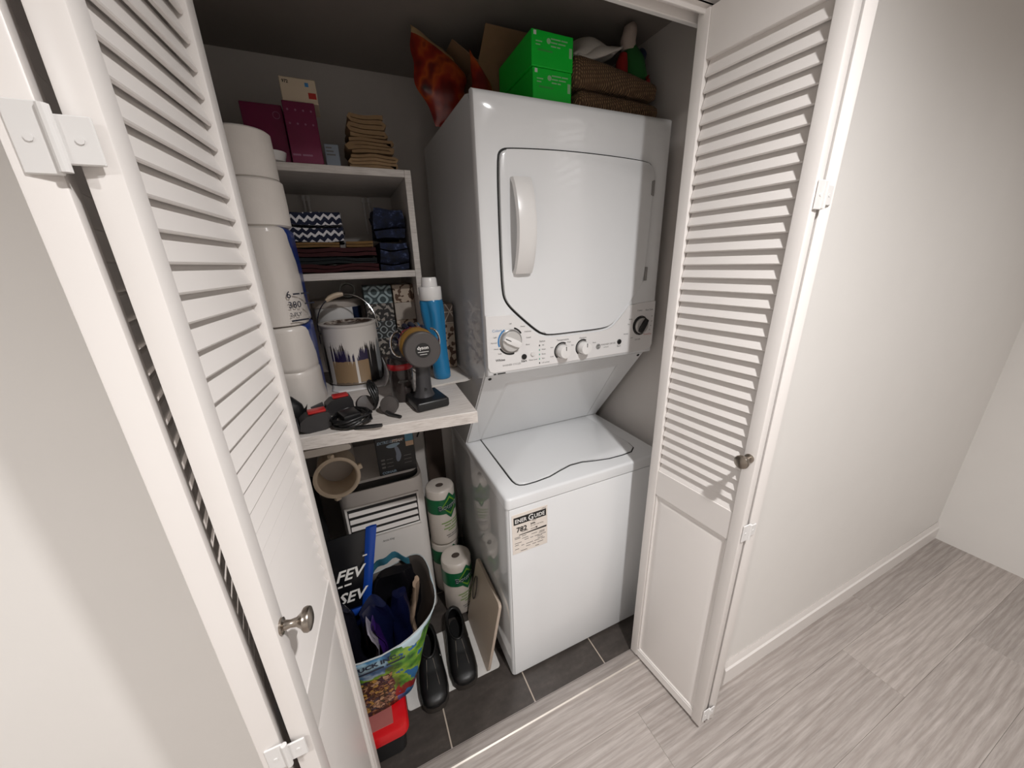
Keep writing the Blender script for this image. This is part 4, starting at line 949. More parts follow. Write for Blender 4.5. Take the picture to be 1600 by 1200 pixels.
# outlet with slats on the front
GX0, GX1, GZ0, GZ1 = -0.478, -0.222, 0.520, 0.655
b = MB(); b.box(GX0, GX1, Y0-0.0015, Y0+0.004, GZ0, GZ1); b.build('outlet_recess', SEAM, ac, smooth=0)
for x0, x1, z0, z1 in ((GX0-0.008, GX0, GZ0-0.008, GZ1+0.008), (GX1, GX1+0.008, GZ0-0.008, GZ1+0.008), (GX0, GX1, GZ1, GZ1+0.008), (GX0, GX1, GZ0-0.008, GZ0)):
    b = MB(); b.box(x0, x1, Y0-0.006, Y0+0.002, z0, z1, 0.001, 1); b.build('outlet_frame', ACW, ac, smooth=0)
for k in range(4):
    z = GZ0 + 0.020 + k*0.0315
    b = MB(); b.box(GX0+0.004, GX1-0.004, -0.0095, 0.0095, -0.002, 0.002, 0.0008, 1, Mx=Matrix.Translation((0, Y0-0.008, z)) @ Matrix.Rotation(R(24), 4, 'X')); b.build('outlet_slat', ACW, ac, smooth=0)
text('Arctic King', 0.014, (-0.375, Y0-0.0008, 0.468), INK, ac, shear=0.3, sx=0.7)
for x in (X0+0.04, X1-0.04):
    for y in (Y0+0.05, Y1-0.05):
        b = MB(); b.cyl((x-0.01, y, 0.0175), (x+0.01, y, 0.0175), 0.0175, seg=14); b.build('castor', BLACK, ac)
# carton with steamer picture
sx0, sx1, sy0 = -0.343, -0.200, 0.452
stb, bo = carton('steamer_carton', 'black garment steamer carton standing on the air conditioner', sx0, sx1, sy0, 0.545, ZA+0.0004, 0.897, M('black_card', '#0f0f11', 0.45, var=0.2))
SYT = sy0 - 0.0006
LBL = M('pale_blue_print', '#8fa6b8', 0.5); ORG = M('orange_print', '#c98a63', 0.5); SKIN = M('photo_print', '#c2a184', 0.5); TEAL = M('teal_print', '#4b7f95', 0.5)
text('EXTREME', 0.0155, (sx0+0.006, SYT, 0.8700), LBL, bo, bold=0.0006, shear=0.25, sx=0.86); text('STEAM', 0.0155, (sx0+0.060, SYT, 0.8700), WHITEINK, bo, bold=0.0006, shear=0.25, sx=0.86)
text('CONAIR', 0.014, (sx0+0.010, SYT, 0.7412), LBL, bo, bold=0.0006)
def decal(poly, mat, nm='printed_picture', par=None):
    b = MB(); b.prism(poly, XZ, SYT+0.0006, SYT); return b.build(nm, mat, par or bo, smooth=0)
decal([(sx0+0.042, 0.8749), (sx0+0.106, 0.8758), (sx0+0.106, 0.8784), (sx0+0.042, 0.8775)], ORG)
decal([(sx1-0.032, 0.8634), (sx1-0.002, 0.8634), (sx1-0.002, 0.8952), (sx1-0.032, 0.8952)], TEAL); decal([(sx1-0.032, 0.8421), (sx1-0.002, 0.8421), (sx1-0.002, 0.8625), (sx1-0.032, 0.8625)], SKIN)
decal(chaikin([(sx0+0.034, 0.8563), (sx0+0.055, 0.8651), (sx0+0.085, 0.8651), (sx0+0.092, 0.8598), (sx0+0.078, 0.8528), (sx0+0.074, 0.8474), (sx0+0.050, 0.8466)], 2), LBL); decal(chaikin([(sx0+0.066, 0.8510), (sx0+0.080, 0.8510), (sx0+0.090, 0.8156), (sx0+0.088, 0.7997), (sx0+0.080, 0.7837), (sx0+0.070, 0.7837), (sx0+0.068, 0.8032), (sx0+0.072, 0.8209)], 2), M('steamer_grey_print', '#7f8898', 0.5))
for k in range(3):
    z = 0.7979 - k*0.016; decal([(sx0+0.012, z), (sx0+0.026, z), (sx0+0.026, z+0.008), (sx0+0.012, z+0.008)], GREYINK, 'printed_icon'); decal([(sx0+0.032, z+0.002), (sx0+0.056, z+0.002), (sx0+0.056, z+0.0045), (sx0+0.032, z+0.0045)], GREYINK, 'printed_line'); decal([(sx0+0.098, z+0.004), (sx0+0.126, z+0.004), (sx0+0.126, z+0.0065), (sx0+0.098, z+0.0065)], GREYINK, 'printed_line')
# exhaust hose end lying on the air conditioner
HB = M('hose_beige', '#dccab2', 0.45, var=0.06); HW = M('hose_white', '#e0d9d0', 0.4, var=0.04)
hs = thing('exhaust_hose', 'beige round exhaust hose collar resting on the air conditioner', 'hose', (-0.47, 0.42, ZA))
Hc = Vector((-0.481, 0.375, 0.822)); hax = Vector((0.05, -0.99, 0.10)).normalized(); Mh = Matrix.Translation(Hc) @ hax.to_track_quat('Z', 'Y').to_matrix().to_4x4()
b = MB(); b.lathe([(0.066, -0.11), (0.066, 0.0), (0.075, 0.004), (0.075, 0.014), (0.0665, 0.016), (0.062, 0.012), (0.060, -0.11)], 44, Mh, cap0=False, cap1=False); b.build('hose_collar', HB, hs, smooth=35)
b = MB(); prf = []
for k in range(14): prf += [(0.060 + 0.006*(k % 2), -0.10 - 0.012*k)]
b.lathe(prf, 36, Mh, cap0=False); b.build('hose_bellows', HW, hs, smooth=60)
b = MB(); b.lathe([(0.060, -0.10), (0.0595, -0.095), (0.0001, -0.094)], 30, Mh); b.build('hose_inside', M('hose_inside', '#b3aaa2', 0.6), hs)
for a in (95, 15, 262):
    p = Mh @ Vector((0.077*math.cos(R(a)), 0.077*math.sin(R(a)), 0.006)); q = (Mh.to_3x3() @ Vector((math.cos(R(a)), math.sin(R(a)), 0))).normalized()
    b = MB(); Mk = Matrix.Translation(p) @ q.to_track_quat('Z', 'Y').to_matrix().to_4x4(); b.box(-0.007, 0.007, -0.010, 0.010, -0.004, 0.009, 0.002, 1, Mx=Mk); b.build('clip', HB, hs)
# white adapter plate on the hose
b = MB(); b.prism(chaikin([(-0.600, 0.909), (-0.428, 0.909), (-0.418, 0.918), (-0.428, 0.936), (-0.600, 0.936)], 1), XZ, 0.385, 0.50, 0.0); 
tag(b.build('hose_adapter', HW, None, loc=(-0.50, 0.44, 0.909), smooth=30), 'flat white hose adapter lying on the exhaust hose', 'adapter')

# paper towels
PT = M('paper_towel_wrap', '#cfc6bd', 0.3, var=0.05, vscale=14, bump=0.2, bscale=50); PTG = M('green_wrap', '#14603a', 0.3, var=0.15, vscale=14); PTL = M('lime_print', '#6d9a32', 0.4)
def towel(x, y, z0, rad, hh, label, rot=0.0):
    t = thing('paper_towel_roll', label, 'paper towel', (x, y, z0), rot, 'paper towel rolls beside the washer')
    b = MB(); b.lathe([(rad*0.86, 0), (rad*0.96, 0.004), (rad, 0.014), (rad, hh*0.5), (rad, hh-0.016), (rad*0.95, hh-0.004), (rad*0.82, hh), (rad*0.25, hh-0.004), (0.0001, hh-0.006)], 40); b.wobble(0.0012, 40, int(z0*10)); w_ = b.build('wrapped_roll', PT, t, local=True, smooth=50)
    def band(z_lo, z_hi, a0, a1, mat, nm, k=0.0008, diamond=False):
        b = MB(); n = 40
        def f(u, v):
            a = R(a0 + (a1-a0)*u)
            lo, hi = z_lo, z_hi
            if diamond: e = 1-abs(2*u-1); c_ = (z_lo+z_hi)/2; lo, hi = c_-(c_-z_lo)*e, c_+(z_hi-c_)*e
            return Vector(((rad+k+0.0012)*math.cos(a), (rad+k+0.0012)*math.sin(a), lo + (hi-lo)*v))
        b.grid(f, n, 2); return b.build(nm, mat, w_, local=True, smooth=60)
    F = -72
    band(hh*0.60, hh*0.86, F-180, F+180, PTG, 'green_band'); band(hh*0.50, hh*0.96, F-38, F+50, PTG, 'green_diamond', 0.0014, True); band(hh*0.56, hh*0.90, F-28, F+40, M('lime_print', '#6d9a32'), 'lime_diamond', 0.0018, True); band(hh*0.60, hh*0.86, F-24, F+36, M('dark_green_wrap', '#0f4a2d', 0.3), 'dark_diamond', 0.0020, True)
    def lay(s, size, z, mat, a_c, bold=0.0, dr=0.0):
        text(s, size, (0, 0, 0), mat, w_, align='CENTER', bold=bold, local=True, wrap=lambda u, v: Vector(((rad+0.0038+dr)*math.cos(R(a_c)+u/rad), (rad+0.0038+dr)*math.sin(R(a_c)+u/rad), z + v + u*0.10)))
    lay('Bounty', 0.036, hh*0.685, WHITEINK, F+4, 0.0008); lay('Bounty', 0.036, hh*0.6855, M('navy_lettering', '#16283c', 0.5), F+4.0, 0.0002, 0.0014); 
    for k, s in enumerate(('~10 8', '~6 7')): lay(s, 0.0095, hh*(0.44-0.05*k), PTL, F+6, 0.0002)
    for k, s in enumerate(('~6 9', '~8')): lay(s, 0.0095, hh*(0.33-0.045*k), PTL, F+6, 0.0002)
    for k, s in enumerate(('~5 9', '~12')): lay(s, 0.008, hh*(0.20-0.04*k), GREYINK, F+6)
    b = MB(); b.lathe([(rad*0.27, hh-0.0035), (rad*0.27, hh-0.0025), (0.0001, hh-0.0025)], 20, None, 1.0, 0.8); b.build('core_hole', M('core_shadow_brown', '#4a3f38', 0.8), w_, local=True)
towel(-0.092, 0.402, 0.0025, 0.0665, 0.285, 'paper towel roll standing in front on the floor')
towel(-0.108, 0.545, 0.0, 0.064, 0.288, 'paper towel roll under another one at the back')
towel(-0.106, 0.535, 0.2885, 0.064, 0.288, 'paper towel roll standing on another one at the back')
# black tall garment bag between air conditioner and left wall, dark board behind
BLKF = M('black_fabric', '#08080a', 0.8, var=0.3, vscale=20)
b = MB()
def gb_(u, v):
    a = 2*math.pi*u; k = 1 - 0.25*v + 0.10*math.sin(5*a + 6*v)
    return Vector((-0.600 + 0.048*math.cos(a)*k, 0.42 + 0.14*math.sin(a)*k, 0.001 + 0.78*v))
b.grid(gb_, 28, 14, True); tag(b.build('garment_bag', BLKF, None, loc=(-0.600, 0.42, 0), smooth=60), 'tall black fabric bag between the door and air conditioner', 'bag')
b = MB(); b.box(-0.108, -0.02, 0.79, 0.806, 0.0, 1.02, 0.002, 1); tag(b.build('brown_board', M('brown_board', '#4d4038', 0.6, var=0.1), None, loc=(-0.1, 0.80, 0), smooth=0), 'brown board leaning at the back wall behind the paper towels', 'board')

b = MB(); b.tube([(-0.142 + 0.018*math.sin(i*0.55), 0.808 - 0.004*math.cos(i), 0.70 + 0.018*i) for i in range(13)], 0.0035, 6)
tag(b.build('power_cord', BLACK, None, loc=(-0.14, 0.808, 0.70), smooth=60), 'thin black cord hanging on the back wall behind the steamer carton', 'cord')

# ------------------------------------------------------------------ on the closet floor
b = MB(); b.prism(rrect(-0.385, -0.028, 0.060, 0.300, 0.012, 3), XY, 0.0, 0.0022); 
tag(b.build('floor_mat', M('white_foam_mat', '#d6d3cf', 0.7, var=0.08, vscale=60, bump=0.4, bscale=140), None, loc=(-0.2, 0.18, 0), smooth=0), 'thin white foam mat under the black shoes', 'mat')
# storage tote with red lid
REDL = M('red_lid_plastic', '#d0121b', 0.3, var=0.06)
to = thing('storage_tote', 'black storage tote with a red lid at the closet front', 'storage box', (-0.50, 0.09, 0))
b = MB(); b.loft([[Vector((x, y, z)) for x, y in rrect(-0.62+d, -0.395-d, -0.052+d, 0.23-d, 0.02, 4)] for z, d in ((0.0, 0.012), (0.004, 0.008), (0.115, 0.0))]); b.build('tote_body', BLACK, to, smooth=40)
b = MB(); b.loft([[Vector((x, y, z)) for x, y in rrect(-0.628+d, -0.385-d, -0.062+d, 0.24-d, 0.028, 5)] for z, d in ((0.106, 0.0), (0.128, 0.0), (0.138, 0.005), (0.140, 0.012))]); tl_ = b.build('tote_lid', REDL, to, smooth=40)
b = MB(); b.box(-0.585, -0.430, -0.035, 0.21, 0.1398, 0.1415, 0.0008, 1); b.build('clear_window', M('clear_pinkish_window', '#a8635f', 0.25), tl_, smooth=0)
# printed shopping bag: open top, flared
bgz = 0.1425
BAGM = m_bagprint()
sb_ = thing('shopping_bag', 'colourful printed shopping bag full of folded bags', 'bag', (-0.452, 0.115, bgz))
b = MB(); N = 44
def bag(u, v):
    a = 2*math.pi*u; c, s_ = math.cos(a), math.sin(a)
    e = 0.62; px = math.copysign(abs(c)**e, c); py = math.copysign(abs(s_)**e, s_)
    rx = 0.108 + 0.078*v; ry = 0.100 + 0.048*v
    z = bgz + v*(0.315 + 0.045*max(0, c) + 0.010*math.sin(3*a) + 0.02*max(0, s_))
    if s_ < 0: z -= 0.025*v*(1-abs(c))
    return Vector((-0.452 + px*rx + 0.028*v, 0.115 + py*ry + 0.004*math.sin(4*a+5*v), z))
b.grid(bag, N, 14, True); b.wobble(0.004, 24, 2); bb = b.build('bag_side', [BAGM, M('bag_lining', '#4a433e', 0.6)], sb_, smooth=60, solid=0.002); bb.modifiers[0].material_offset = 1
b = MB(); b.tube([bag(i/N, 1.0) for i in range(N)], 0.0022, 6, loop=True); b.build('bag_rim', M('bag_rim_white', '#b9bfc0', 0.4), bb)
b = MB(); hp_ = [Vector((-0.425 + 0.13*i/12, 0.240 + 0.01*math.sin(i), 0.492 + 0.040*math.sin(math.pi*i/12))) for i in range(13)]
b.loft([[p + Vector((0, -0.003, -0.012)), p + Vector((0, 0.003, -0.012)), p + Vector((0, 0.003, 0.012)), p + Vector((0, -0.003, 0.012))] for p in hp_]); b.build('bag_handle', M('teal_strap', '#2b6274', 0.6), bb, smooth=50)
b = MB(); b.prism([tuple(bag(i/N, 0.0)[:2]) for i in range(N)], XY, bgz, bgz+0.002); b.build('bag_bottom', BAGM, bb, smooth=0)
def bagtext(s, size, x0, z, mat, bold=0.0):
    def wr(u, v):
        x = x0 + u; zz = z + v; k = (zz - bgz)/0.30; ry = 0.100 + 0.048*k; rx = 0.108+0.078*k; cc = max(-0.98, min(0.98, (x + 0.452 - 0.028*k)/rx)); c0 = math.copysign(abs(cc)**(1/0.62), cc); s0 = math.sqrt(max(0, 1-c0*c0))**0.62
        return Vector((x, 0.115 - ry*s0 - 0.0065, zz)) - sb_.location
    text(s, size, (0, 0, 0), mat, bb, bold=bold, wrap=wr)
bagtext('OTTUCK INC...', 0.026, -0.545, 0.405, M('navy_lettering', '#16283c', 0.5), 0.0012); bagtext('~3 8 6', 0.018, -0.530, 0.383, M('navy_lettering', '#16283c'), 0.0004)
# folded bags standing in it
cols = [('#14141c', 'black glossy folded bag at the left in the shopping bag'), ('#0e1330', 'dark navy folded bag in the middle of the shopping bag'), ('#2c1650', 'purple folded bag in the shopping bag'), ('#101014', 'black crumpled bag at the back of the shopping bag'), ('#0d1230', 'navy folded bag at the right in the shopping bag'), ('#a8917c', 'beige folded bag at the right edge in the shopping bag'), ('#6b4a30', 'brown patterned folded bag at the left edge in the shopping bag'), ('#8f8a94', 'pale grey folded bag edge in the shopping bag')]
spec = [(-0.520, 0.095, 0.10, 0.43, 0.10, 0.10), (-0.440, 0.095, 0.125, 0.405, -0.10, 0.22), (-0.398, 0.052, 0.020, 0.375, 0.28, 0.16), (-0.348, 0.185, 0.185, 0.425, 0.0, 0.06), (-0.335, 0.105, 0.075, 0.405, 0.12, 0.10), (-0.292, 0.130, 0.030, 0.40, 0.05, 0.03), (-0.556, 0.050, 0.03, 0.36, 0.0, 0.05), (-0.424, 0.040, 0.010, 0.385, 0.18, 0.20)]
for k, ((hx, lb), (x, y, w_, ht, lean, tw)) in enumerate(zip(cols, spec)):
    b = MB(); z0 = bgz + 0.004; zt = ht + 0.105
    def fb(u, v, x=x, y=y, w_=w_, zt=zt, lean=lean, k=k):
        a = 2*math.pi*u; c, s_ = math.cos(a), math.sin(a)
        r_ = 1 - 0.35*v**3
        q = 0.50 + 0.50*min(1.0, v*1.25); x_ = -0.452 + (x+0.452)*q; y_ = 0.115 + (y-0.115)*q
        return Vector((x_ + c*w_*0.5*r_*(0.6+0.4*q) - lean*0.12*v + 0.008*math.sin(9*v+k), y_ + s_*0.028*r_ + 0.010*math.sin(7*v + 3*c + k), z0 + (zt-z0)*v*(1-0.05*abs(c)) ))
    b.grid(fb, 24, 14, True); b.wobble(0.010, 18, k)
    bmesh.ops.holes_fill(b.bm, edges=b.bm.edges[:], sides=0)
    for v in b.bm.verts: v.co.z = max(v.co.z, z0)
    tag(b.build('folded_bag', M('folded_bag_%d' % k, hx, 0.22, var=0.35, vscale=25), None, loc=(x, y, z0), smooth=60), lb, 'bag', 'folded bags in the shopping bag')
# black and blue printed pouch leaning behind
pk = thing('printed_pouch', 'black pouch with blue edges and white lettering', 'pouch', (-0.496, 0.182, bgz + 0.004))
PB = M('blue_pouch_edge', '#123f96', 0.35, var=0.12); PK = M('black_pouch', '#0e0f13', 0.3, var=0.3)
P00, P10, P11, P01 = Vector((-0.572, 0.178, 0.415)), Vector((-0.455, 0.168, 0.425)), Vector((-0.397, 0.215, 0.695)), Vector((-0.545, 0.215, 0.692))
def pch(u, v, d): 
    p = (P00*(1-u) + P10*u)*(1-v) + (P01*(1-u) + P11*u)*v
    return p + Vector((0.02, -0.96, 0.27)) * d
b = MB()
b.grid(lambda u, v: pch(u, v, 0.016*math.sin(math.pi*u)**0.6*math.sin(math.pi*v)**0.6 + 0.004), 14, 14); b.grid(lambda u, v: pch(u, v, -0.016*math.sin(math.pi*u)**0.6*math.sin(math.pi*v)**0.6 + 0.0), 14, 14)
b.build('pouch_front', PK, pk, smooth=60)
def strip(u0, u1, v0, v1, d0):
    b = MB()
    for sg in (1, -1): b.grid(lambda u, v: pch(u0+(u1-u0)*u, v0+(v1-v0)*v, d0 + sg*(0.004 + 0.005*math.sin(math.pi*(u if u1-u0 < v1-v0 else v)))), 10, 12)
    return b.build('blue_edge', PB, pk, smooth=60)
strip(0.87, 1.10, -0.05, 1.03, 0.008); strip(0.0, 1.0, -0.02, 0.07, 0.016); strip(0.0, 0.97, -0.20, -0.10, 0.012)
eu = (pch(1, .5, 0) - pch(0, .5, 0)).normalized(); ev = (pch(.5, 1, 0) - pch(.5, 0, 0)).normalized()
for s, sz, u, v in (('FEV', 0.052, 0.22, 0.48), ('~2 3', 0.014, 0.27, 0.40), ('SEV', 0.052, 0.26, 0.19), ('--', 0.02, 0.82, 0.70)):
    text(s, sz, pch(u, v, 0.0225), WHITEINK, pk, (eu, ev), bold=0.0012, shear=0.25)
b = MB()
def stand(u, v):
    a = 2*math.pi*u; return Vector((-0.496 + 0.042*math.cos(a), 0.182 + 0.018*math.sin(a) + 0.02*v, bgz + 0.004 + 0.46*v))
b.grid(stand, 20, 8, True); bmesh.ops.holes_fill(b.bm, edges=b.bm.edges[:], sides=0); b.wobble(0.006, 12, 3)
for v in b.bm.verts: v.co.z = max(v.co.z, bgz + 0.004)
b.build('pouch_body', BLKF, pk, smooth=60)
# shoes
LEA = M('black_leather', '#0d0d0e', 0.42, var=0.2, vscale=30, bump=0.15, bscale=120); SOLE = M('shoe_sole', '#37322e', 0.6); STI = M('grey_stitching', '#6a625a', 0.6)
def shoe(px, py, z, rot, label):
    t = thing('slip_on_shoe', label, 'shoe', (px, py, z), rot, 'pair of black slip-on shoes')
    # toe towards -y, length 0.285; outline half widths along the length
    L = [(-0.142, 0.010, 0.036), (-0.138, 0.028, 0.042), (-0.120, 0.043, 0.050), (-0.085, 0.0495, 0.058), (-0.045, 0.0495, 0.066), (0.0, 0.046, 0.080), (0.05, 0.043, 0.090), (0.10, 0.041, 0.096), (0.130, 0.035, 0.098), (0.142, 0.020, 0.092)]
    b = MB(); b.loft([[Vector((w_*1.06, y, 0.0)), Vector((w_*1.10, y, 0.012)), Vector((w_*1.06, y, 0.026)), Vector((-w_*1.06, y, 0.026)), Vector((-w_*1.10, y, 0.012)), Vector((-w_*1.06, y, 0.0))] for y, w_, h in L]); b.build('sole', SOLE, t, local=True, smooth=50)
    def lerpL(y):
        for i in range(len(L)-1):
            if y <= L[i+1][0]:
                k = (y - L[i][0])/(L[i+1][0]-L[i][0]); k = max(0.0, k); return L[i][1]*(1-k)+L[i+1][1]*k, L[i][2]*(1-k)+L[i+1][2]*k
        return L[-1][1], L[-1][2]
    b = MB(); rings = []
    for q in range(45):
        y = -0.142 + 0.284*q/44; w_, h = lerpL(y); ring = []
        for i in range(25):
            a = math.pi*i/24; c, s_ = math.cos(a), math.sin(a)
            ring.append(Vector((w_*math.copysign(abs(c)**0.7, c), y, 0.024 + (h-0.024)*abs(s_)**0.75)))
        rings.append(ring)
    b.loft(rings, True, True, closed=False)
    dead = [f for f in b.bm.faces if ((f.calc_center_median().y - 0.062)/0.062)**2 + (f.calc_center_median().x/0.030)**2 < 1.0 and f.calc_center_median().z > 0.04]
    bmesh.ops.delete(b.bm, geom=dead, context='FACES')
    b.build('upper', LEA, t, local=True, smooth=60, solid=0.003)
    b = MB(); pts = [(0.0315*math.cos(2*math.pi*i/24), 0.062 + 0.064*math.sin(2*math.pi*i/24), lerpL(0.062 + 0.064*math.sin(2*math.pi*i/24))[1] - 0.0055*abs(math.cos(2*math.pi*i/24)) + 0.001) for i in range(24)]; b.tube(pts, 0.0048, 8, loop=True); b.build('collar', LEA, t, local=True, smooth=60)
    b = MB(); b.lathe([(0.033, 0), (0.033, 0.0010)], 24, Matrix.Translation((0, 0.050, 0.0275)), 1.0, 2.4); b.build('insole', M('insole_black', '#070707', 0.9), t, local=True)
    for s in (-1, 1):
        b = MB(); b.tube([(s*0.012, -0.006, 0.079), (s*0.017, -0.045, 0.0655), (s*0.021, -0.085, 0.0575), (s*0.025, -0.112, 0.0495)], 0.0013, 6); b.build('seam_stitch', STI, t, local=True)
    b = MB(); b.lathe([(0.005, 0), (0.004, 0.003), (0.0001, 0.0035)], 12, Matrix.Translation((0.040, 0.008, 0.060)) @ Matrix.Rotation(R(80), 4, 'Y')); b.build('rivet', CHROME, t, local=True)
shoe(-0.281, 0.158, 0.0025, R(-4), 'black slip-on shoe nearer to the shopping bag')
shoe(-0.159, 0.182, 0.0025, R(-5), 'black slip-on shoe nearer to the leaning board')
# board leaning on the washer
lb_ = thing('leaning_board', 'beige thin board with a cord loop leaning on the washer', 'board', (-0.06, 0.19, 0.0025))
b0, b1 = Vector((-0.078, 0, 0.003)), Vector((-0.014, 0, 0.318)); bu = (b1-b0).normalized(); bn = Vector((bu.z, 0, -bu.x)); BL = (b1-b0).length
poly = rrect(0.058, 0.315, 0.0, BL, 0.016, 4)
b = MB(); b.prism(poly, lambda u, v, w: b0 + bu*v + Vector((0, u, 0)) + bn*w, -0.006, 0.006, 0.0025, 2); b.build('board', M('beige_board', '#c7b6a6', 0.45, var=0.04), lb_, smooth=35)
b = MB(); pts = [b0 + bu*(BL-0.12+0.055*math.cos(2*math.pi*i/20)) + Vector((0, 0.275+0.018*math.sin(2*math.pi*i/20), 0)) - bn*0.0115 for i in range(20)]; b.tube(pts, 0.0028, 6, loop=True); b.build('cord_loop', M('dark_cord', '#3a332e', 0.7), lb_)

# ------------------------------------------------------------------ on top of the dryer
ZD = 1.9265
GRN = M('green_card', '#12d23c', 0.4, var=0.12, vscale=10)
def gbox(x0, x1, y0, y1, z0, z1, label):
    t, bo = carton('bag_carton', label, x0, x1, y0, y1, z0, z1, GRN, group='green cartons on the dryer')
    yy = y0 - 0.0005
    for s, sz, x, z in (('~9 6', 0.0065, x0+0.058, z1-0.016), ('~6 7', 0.0065, x0+0.058, z1-0.024), ('~5 3', 0.0065, x0+0.058, z1-0.032), ('~7', 0.0055, x0+0.012, z1-0.026), ('~5', 0.0055, x0+0.012, z1-0.033), ('~9', 0.010, x0+0.018, z1-0.045)):
        text(s, sz, (x, yy, z), M('pale_green_ink', '#9fd0a0', 0.5) if sz < 0.009 else M('lime_ink', '#3fb04c', 0.5), bo)
    b = MB(); b.box(x0+0.006, x0+0.014, yy, y0, z1-0.012, z1-0.003); b.build('white_square_mark', WHITEINK, bo, smooth=0)
    b = MB(); b.box(x1-0.013, x1-0.004, yy, y0, z1-0.048, z1-0.026); b.build('code_mark', M('pale_green_ink', '#9fd0a0'), bo, smooth=0)
    b = MB(); b.lathe([(0.005, 0), (0.0062, 0), (0.0062, 0.0006), (0.005, 0.0006)], 14, Matrix.Translation((x0+0.051, y0, z1-0.020)) @ Matrix.Rotation(R(90), 4, 'X')); b.build('round_mark', M('pale_green_ink', '#9fd0a0'), bo)
gbox(0.196, 0.318, 0.165, 0.375, ZD, ZD+0.079, 'lower green carton on top of the dryer')
gbox(0.192, 0.320, 0.163, 0.385, ZD+0.0797, ZD+0.158, 'upper green carton on top of the dryer')
KNIT = m_knit()
def knit(x0, x1, y0, y1, z0, z1, seed, label, sag):
    b = MB(); b.box(x0, x1, y0, y1, z0, z1, min(0.022, (z1-z0)*0.42), 3); b.subdiv(2); b.wobble(0.007, 11, seed)
    for v in b.bm.verts:
        u = (v.co.x-x0)/(x1-x0); k = (v.co.z-z0)/(z1-z0); v.co.z = max(z0+0.0005, v.co.z - sag*k*max(0, u)**2); v.co.x = min(v.co.x, 0.69)
    tag(b.build('knit_blanket', KNIT, None, loc=((x0+x1)/2, (y0+y1)/2, z0), smooth=60), label, 'blanket', 'brown knitted blankets')
knit(0.332, 0.640, 0.150, 0.39, ZD, ZD+0.046, 21, 'lower brown knitted blanket folded on the dryer', 0.010)
knit(0.328, 0.642, 0.160, 0.39, ZD+0.052, ZD+0.128, 22, 'upper brown knitted blanket folded on the dryer', 0.034)
# white towel bundle
b = MB()
b.grid(lambda u, v: Vector((0.335 + 0.145*u + 0.01*math.sin(7*v), 0.185 + 0.15*v, ZD + 0.130 + 0.062*math.sin(math.pi*min(1, u*1.05))**0.6*math.sin(math.pi*v)**0.5 + 0.03*u)), 20, 16)
b.grid(lambda u, v: Vector((0.345 + 0.150*u, 0.178 + 0.12*v - 0.01*u, ZD + 0.128 + 0.040*math.sin(math.pi*u)*math.sin(math.pi*v)**0.5 + 0.040*u*u)), 18, 12)
b.wobble(0.007, 20, 4)
tag(b.build('white_towel', CLOTHW, None, loc=(0.42, 0.25, ZD+0.12), smooth=60, solid=0.006), 'crumpled white towel on the brown blanket', 'towel')
# stuffed stocking: white, green and red
def blob(pts, rad, name, mat, par, seg=16): 
    b = MB(); b.tube(pts, rad, seg); b.wobble(0.003, 25, len(pts)); return b.build(name, mat, par, smooth=60)
tg = thing('stuffed_figure', 'green stuffed figure with white head beside the white towel', 'toy', (0.54, 0.25, ZD+0.11))
blob([(0.590, 0.225, ZD+0.112), (0.588, 0.225, ZD+0.120), (0.578, 0.225, ZD+0.165), (0.562, 0.225, ZD+0.200)], [0.034, 0.040, 0.034, 0.020], 'green_body', M('green_felt', '#1f5a26', 0.95, var=0.2), tg)
blob([(0.560, 0.225, ZD+0.192), (0.556, 0.225, ZD+0.216), (0.562, 0.222, ZD+0.242), (0.572, 0.220, ZD+0.256)], [0.022, 0.023, 0.022, 0.013], 'white_head', M('white_felt', '#b9aaa0', 0.95), tg)
blob([(0.530, 0.215, ZD+0.112), (0.529, 0.215, ZD+0.150), (0.535, 0.215, ZD+0.175)], [0.020, 0.018, 0.012], 'red_sleeve', M('red_felt', '#8f1a16', 0.95, var=0.2), tg)
blob([(0.612, 0.205, ZD+0.112), (0.618, 0.203, ZD+0.108), (0.620, 0.203, ZD+0.120)], [0.022, 0.020, 0.010], 'red_hem', M('red_felt', '#8f1a16'), tg)
b = MB(); b.tube([(0.640, 0.285, ZD+0.098), (0.636, 0.285, ZD+0.16), (0.643, 0.28, ZD+0.205), (0.660, 0.27, ZD+0.225)], [0.020, 0.022, 0.026, 0.014], 14)
tag(b.build('blue_bottle', M('navy_plastic', '#24344f', 0.35), None, loc=(0.64, 0.285, ZD+0.098), smooth=60), 'dark blue bent bottle beside the stuffed figure', 'bottle')
# glass vase in the back
b = MB(); b.lathe([(0.030, 0.0), (0.034, 0.003), (0.040, 0.10), (0.046, 0.20), (0.049, 0.262), (0.0455, 0.262), (0.043, 0.20), (0.037, 0.10), (0.0001, 0.008)], 32, Matrix.Translation((0.505, 0.475, ZD)), cap1=False)
tag(b.build('glass_vase', m_glass('dark_glass', '#8f918f', 0.04, 0.9), None, loc=(0.505, 0.475, ZD), smooth=40), 'tall clear glass vase at the back on the dryer', 'vase')
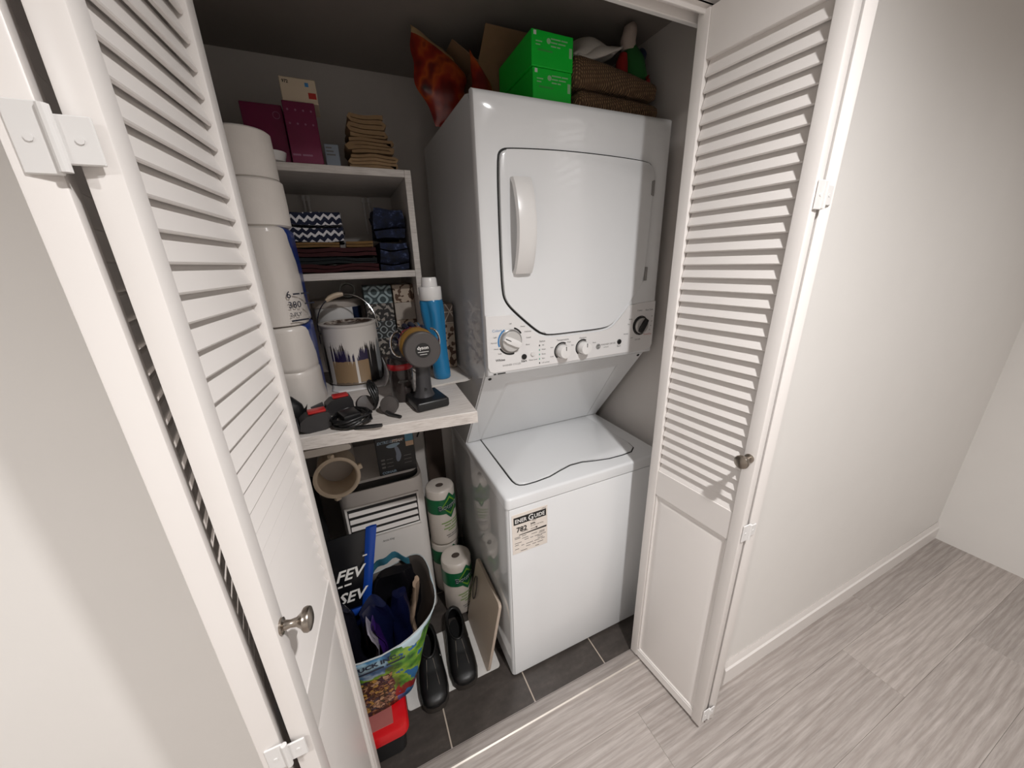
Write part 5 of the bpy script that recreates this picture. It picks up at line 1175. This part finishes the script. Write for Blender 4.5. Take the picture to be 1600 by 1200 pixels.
# open cardboard box
cbx = thing('cardboard_box', 'open brown cardboard box behind the green cartons', 'box', (0.27, 0.52, ZD))
for x0, x1, y0, y1 in ((0.130, 0.136, 0.40, 0.62), (0.424, 0.430, 0.40, 0.62), (0.136, 0.424, 0.40, 0.406), (0.136, 0.424, 0.614, 0.62)):
    b = MB(); b.box(x0, x1, y0, y1, ZD, ZD+0.175); b.build('box_side', CARD, cbx, smooth=0)
b = MB(); b.box(0.136, 0.424, 0.406, 0.614, ZD, ZD+0.004); b.build('box_bottom', CARD, cbx, smooth=0)
b = MB(); b.prism([(0.132, 0.0), (0.428, 0.0), (0.424, 0.092), (0.138, 0.092)], lambda u, v, w: Vector((u, 0.400 - v*0.62 + w, ZD + 0.175 + v*0.72)), 0, 0.004); b.build('box_flap', CARD, cbx, smooth=0)
b = MB(); b.prism([(0.400, 0.0), (0.618, 0.0), (0.60, 0.10), (0.41, 0.10)], lambda u, v, w: Vector((0.130 - v*0.75 + w, u, ZD + 0.175 + v*0.45)), 0, 0.004); b.build('box_flap', CARD, cbx, smooth=0)
# snack bags
def snack(x, y, w_, h_, label, tilt, seed):
    t = thing('snack_bag', label, 'bag', (x, y, ZD), 0.0, 'orange snack bags on the dryer')
    b = MB(); rr = seed
    for sg in (-1, 1):
        def f(u, v, sg=sg):
            e = math.sin(math.pi*u)**0.5*math.sin(math.pi*min(1, v*1.02))**0.45
            xx = (u-0.5)*w_*(0.62 + 0.45*math.sin(math.pi*min(1, v*0.80))**1.2 + 0.07*math.sin(17*v + rr)) + 0.006*math.sin(9*v + rr)
            return Vector((xx + tilt*v, sg*0.030*e, h_*v - (0.060*u*v if True else 0)))
        b.grid(f, 16, 22)
    b.wobble(0.005, 22, seed)
    for v in b.bm.verts: v.co.z = max(v.co.z, 0.0005)
    b.build('foil_bag', m_chips('snack_foil_%d' % seed), t, local=True, smooth=60)
snack(0.034, 0.435, 0.150, 0.247, 'orange foil snack bag at the left edge of the dryer', -0.03, 1)
snack(0.115, 0.345, 0.060, 0.175, 'narrow orange snack bag beside the cardboard box', 0.0, 2)
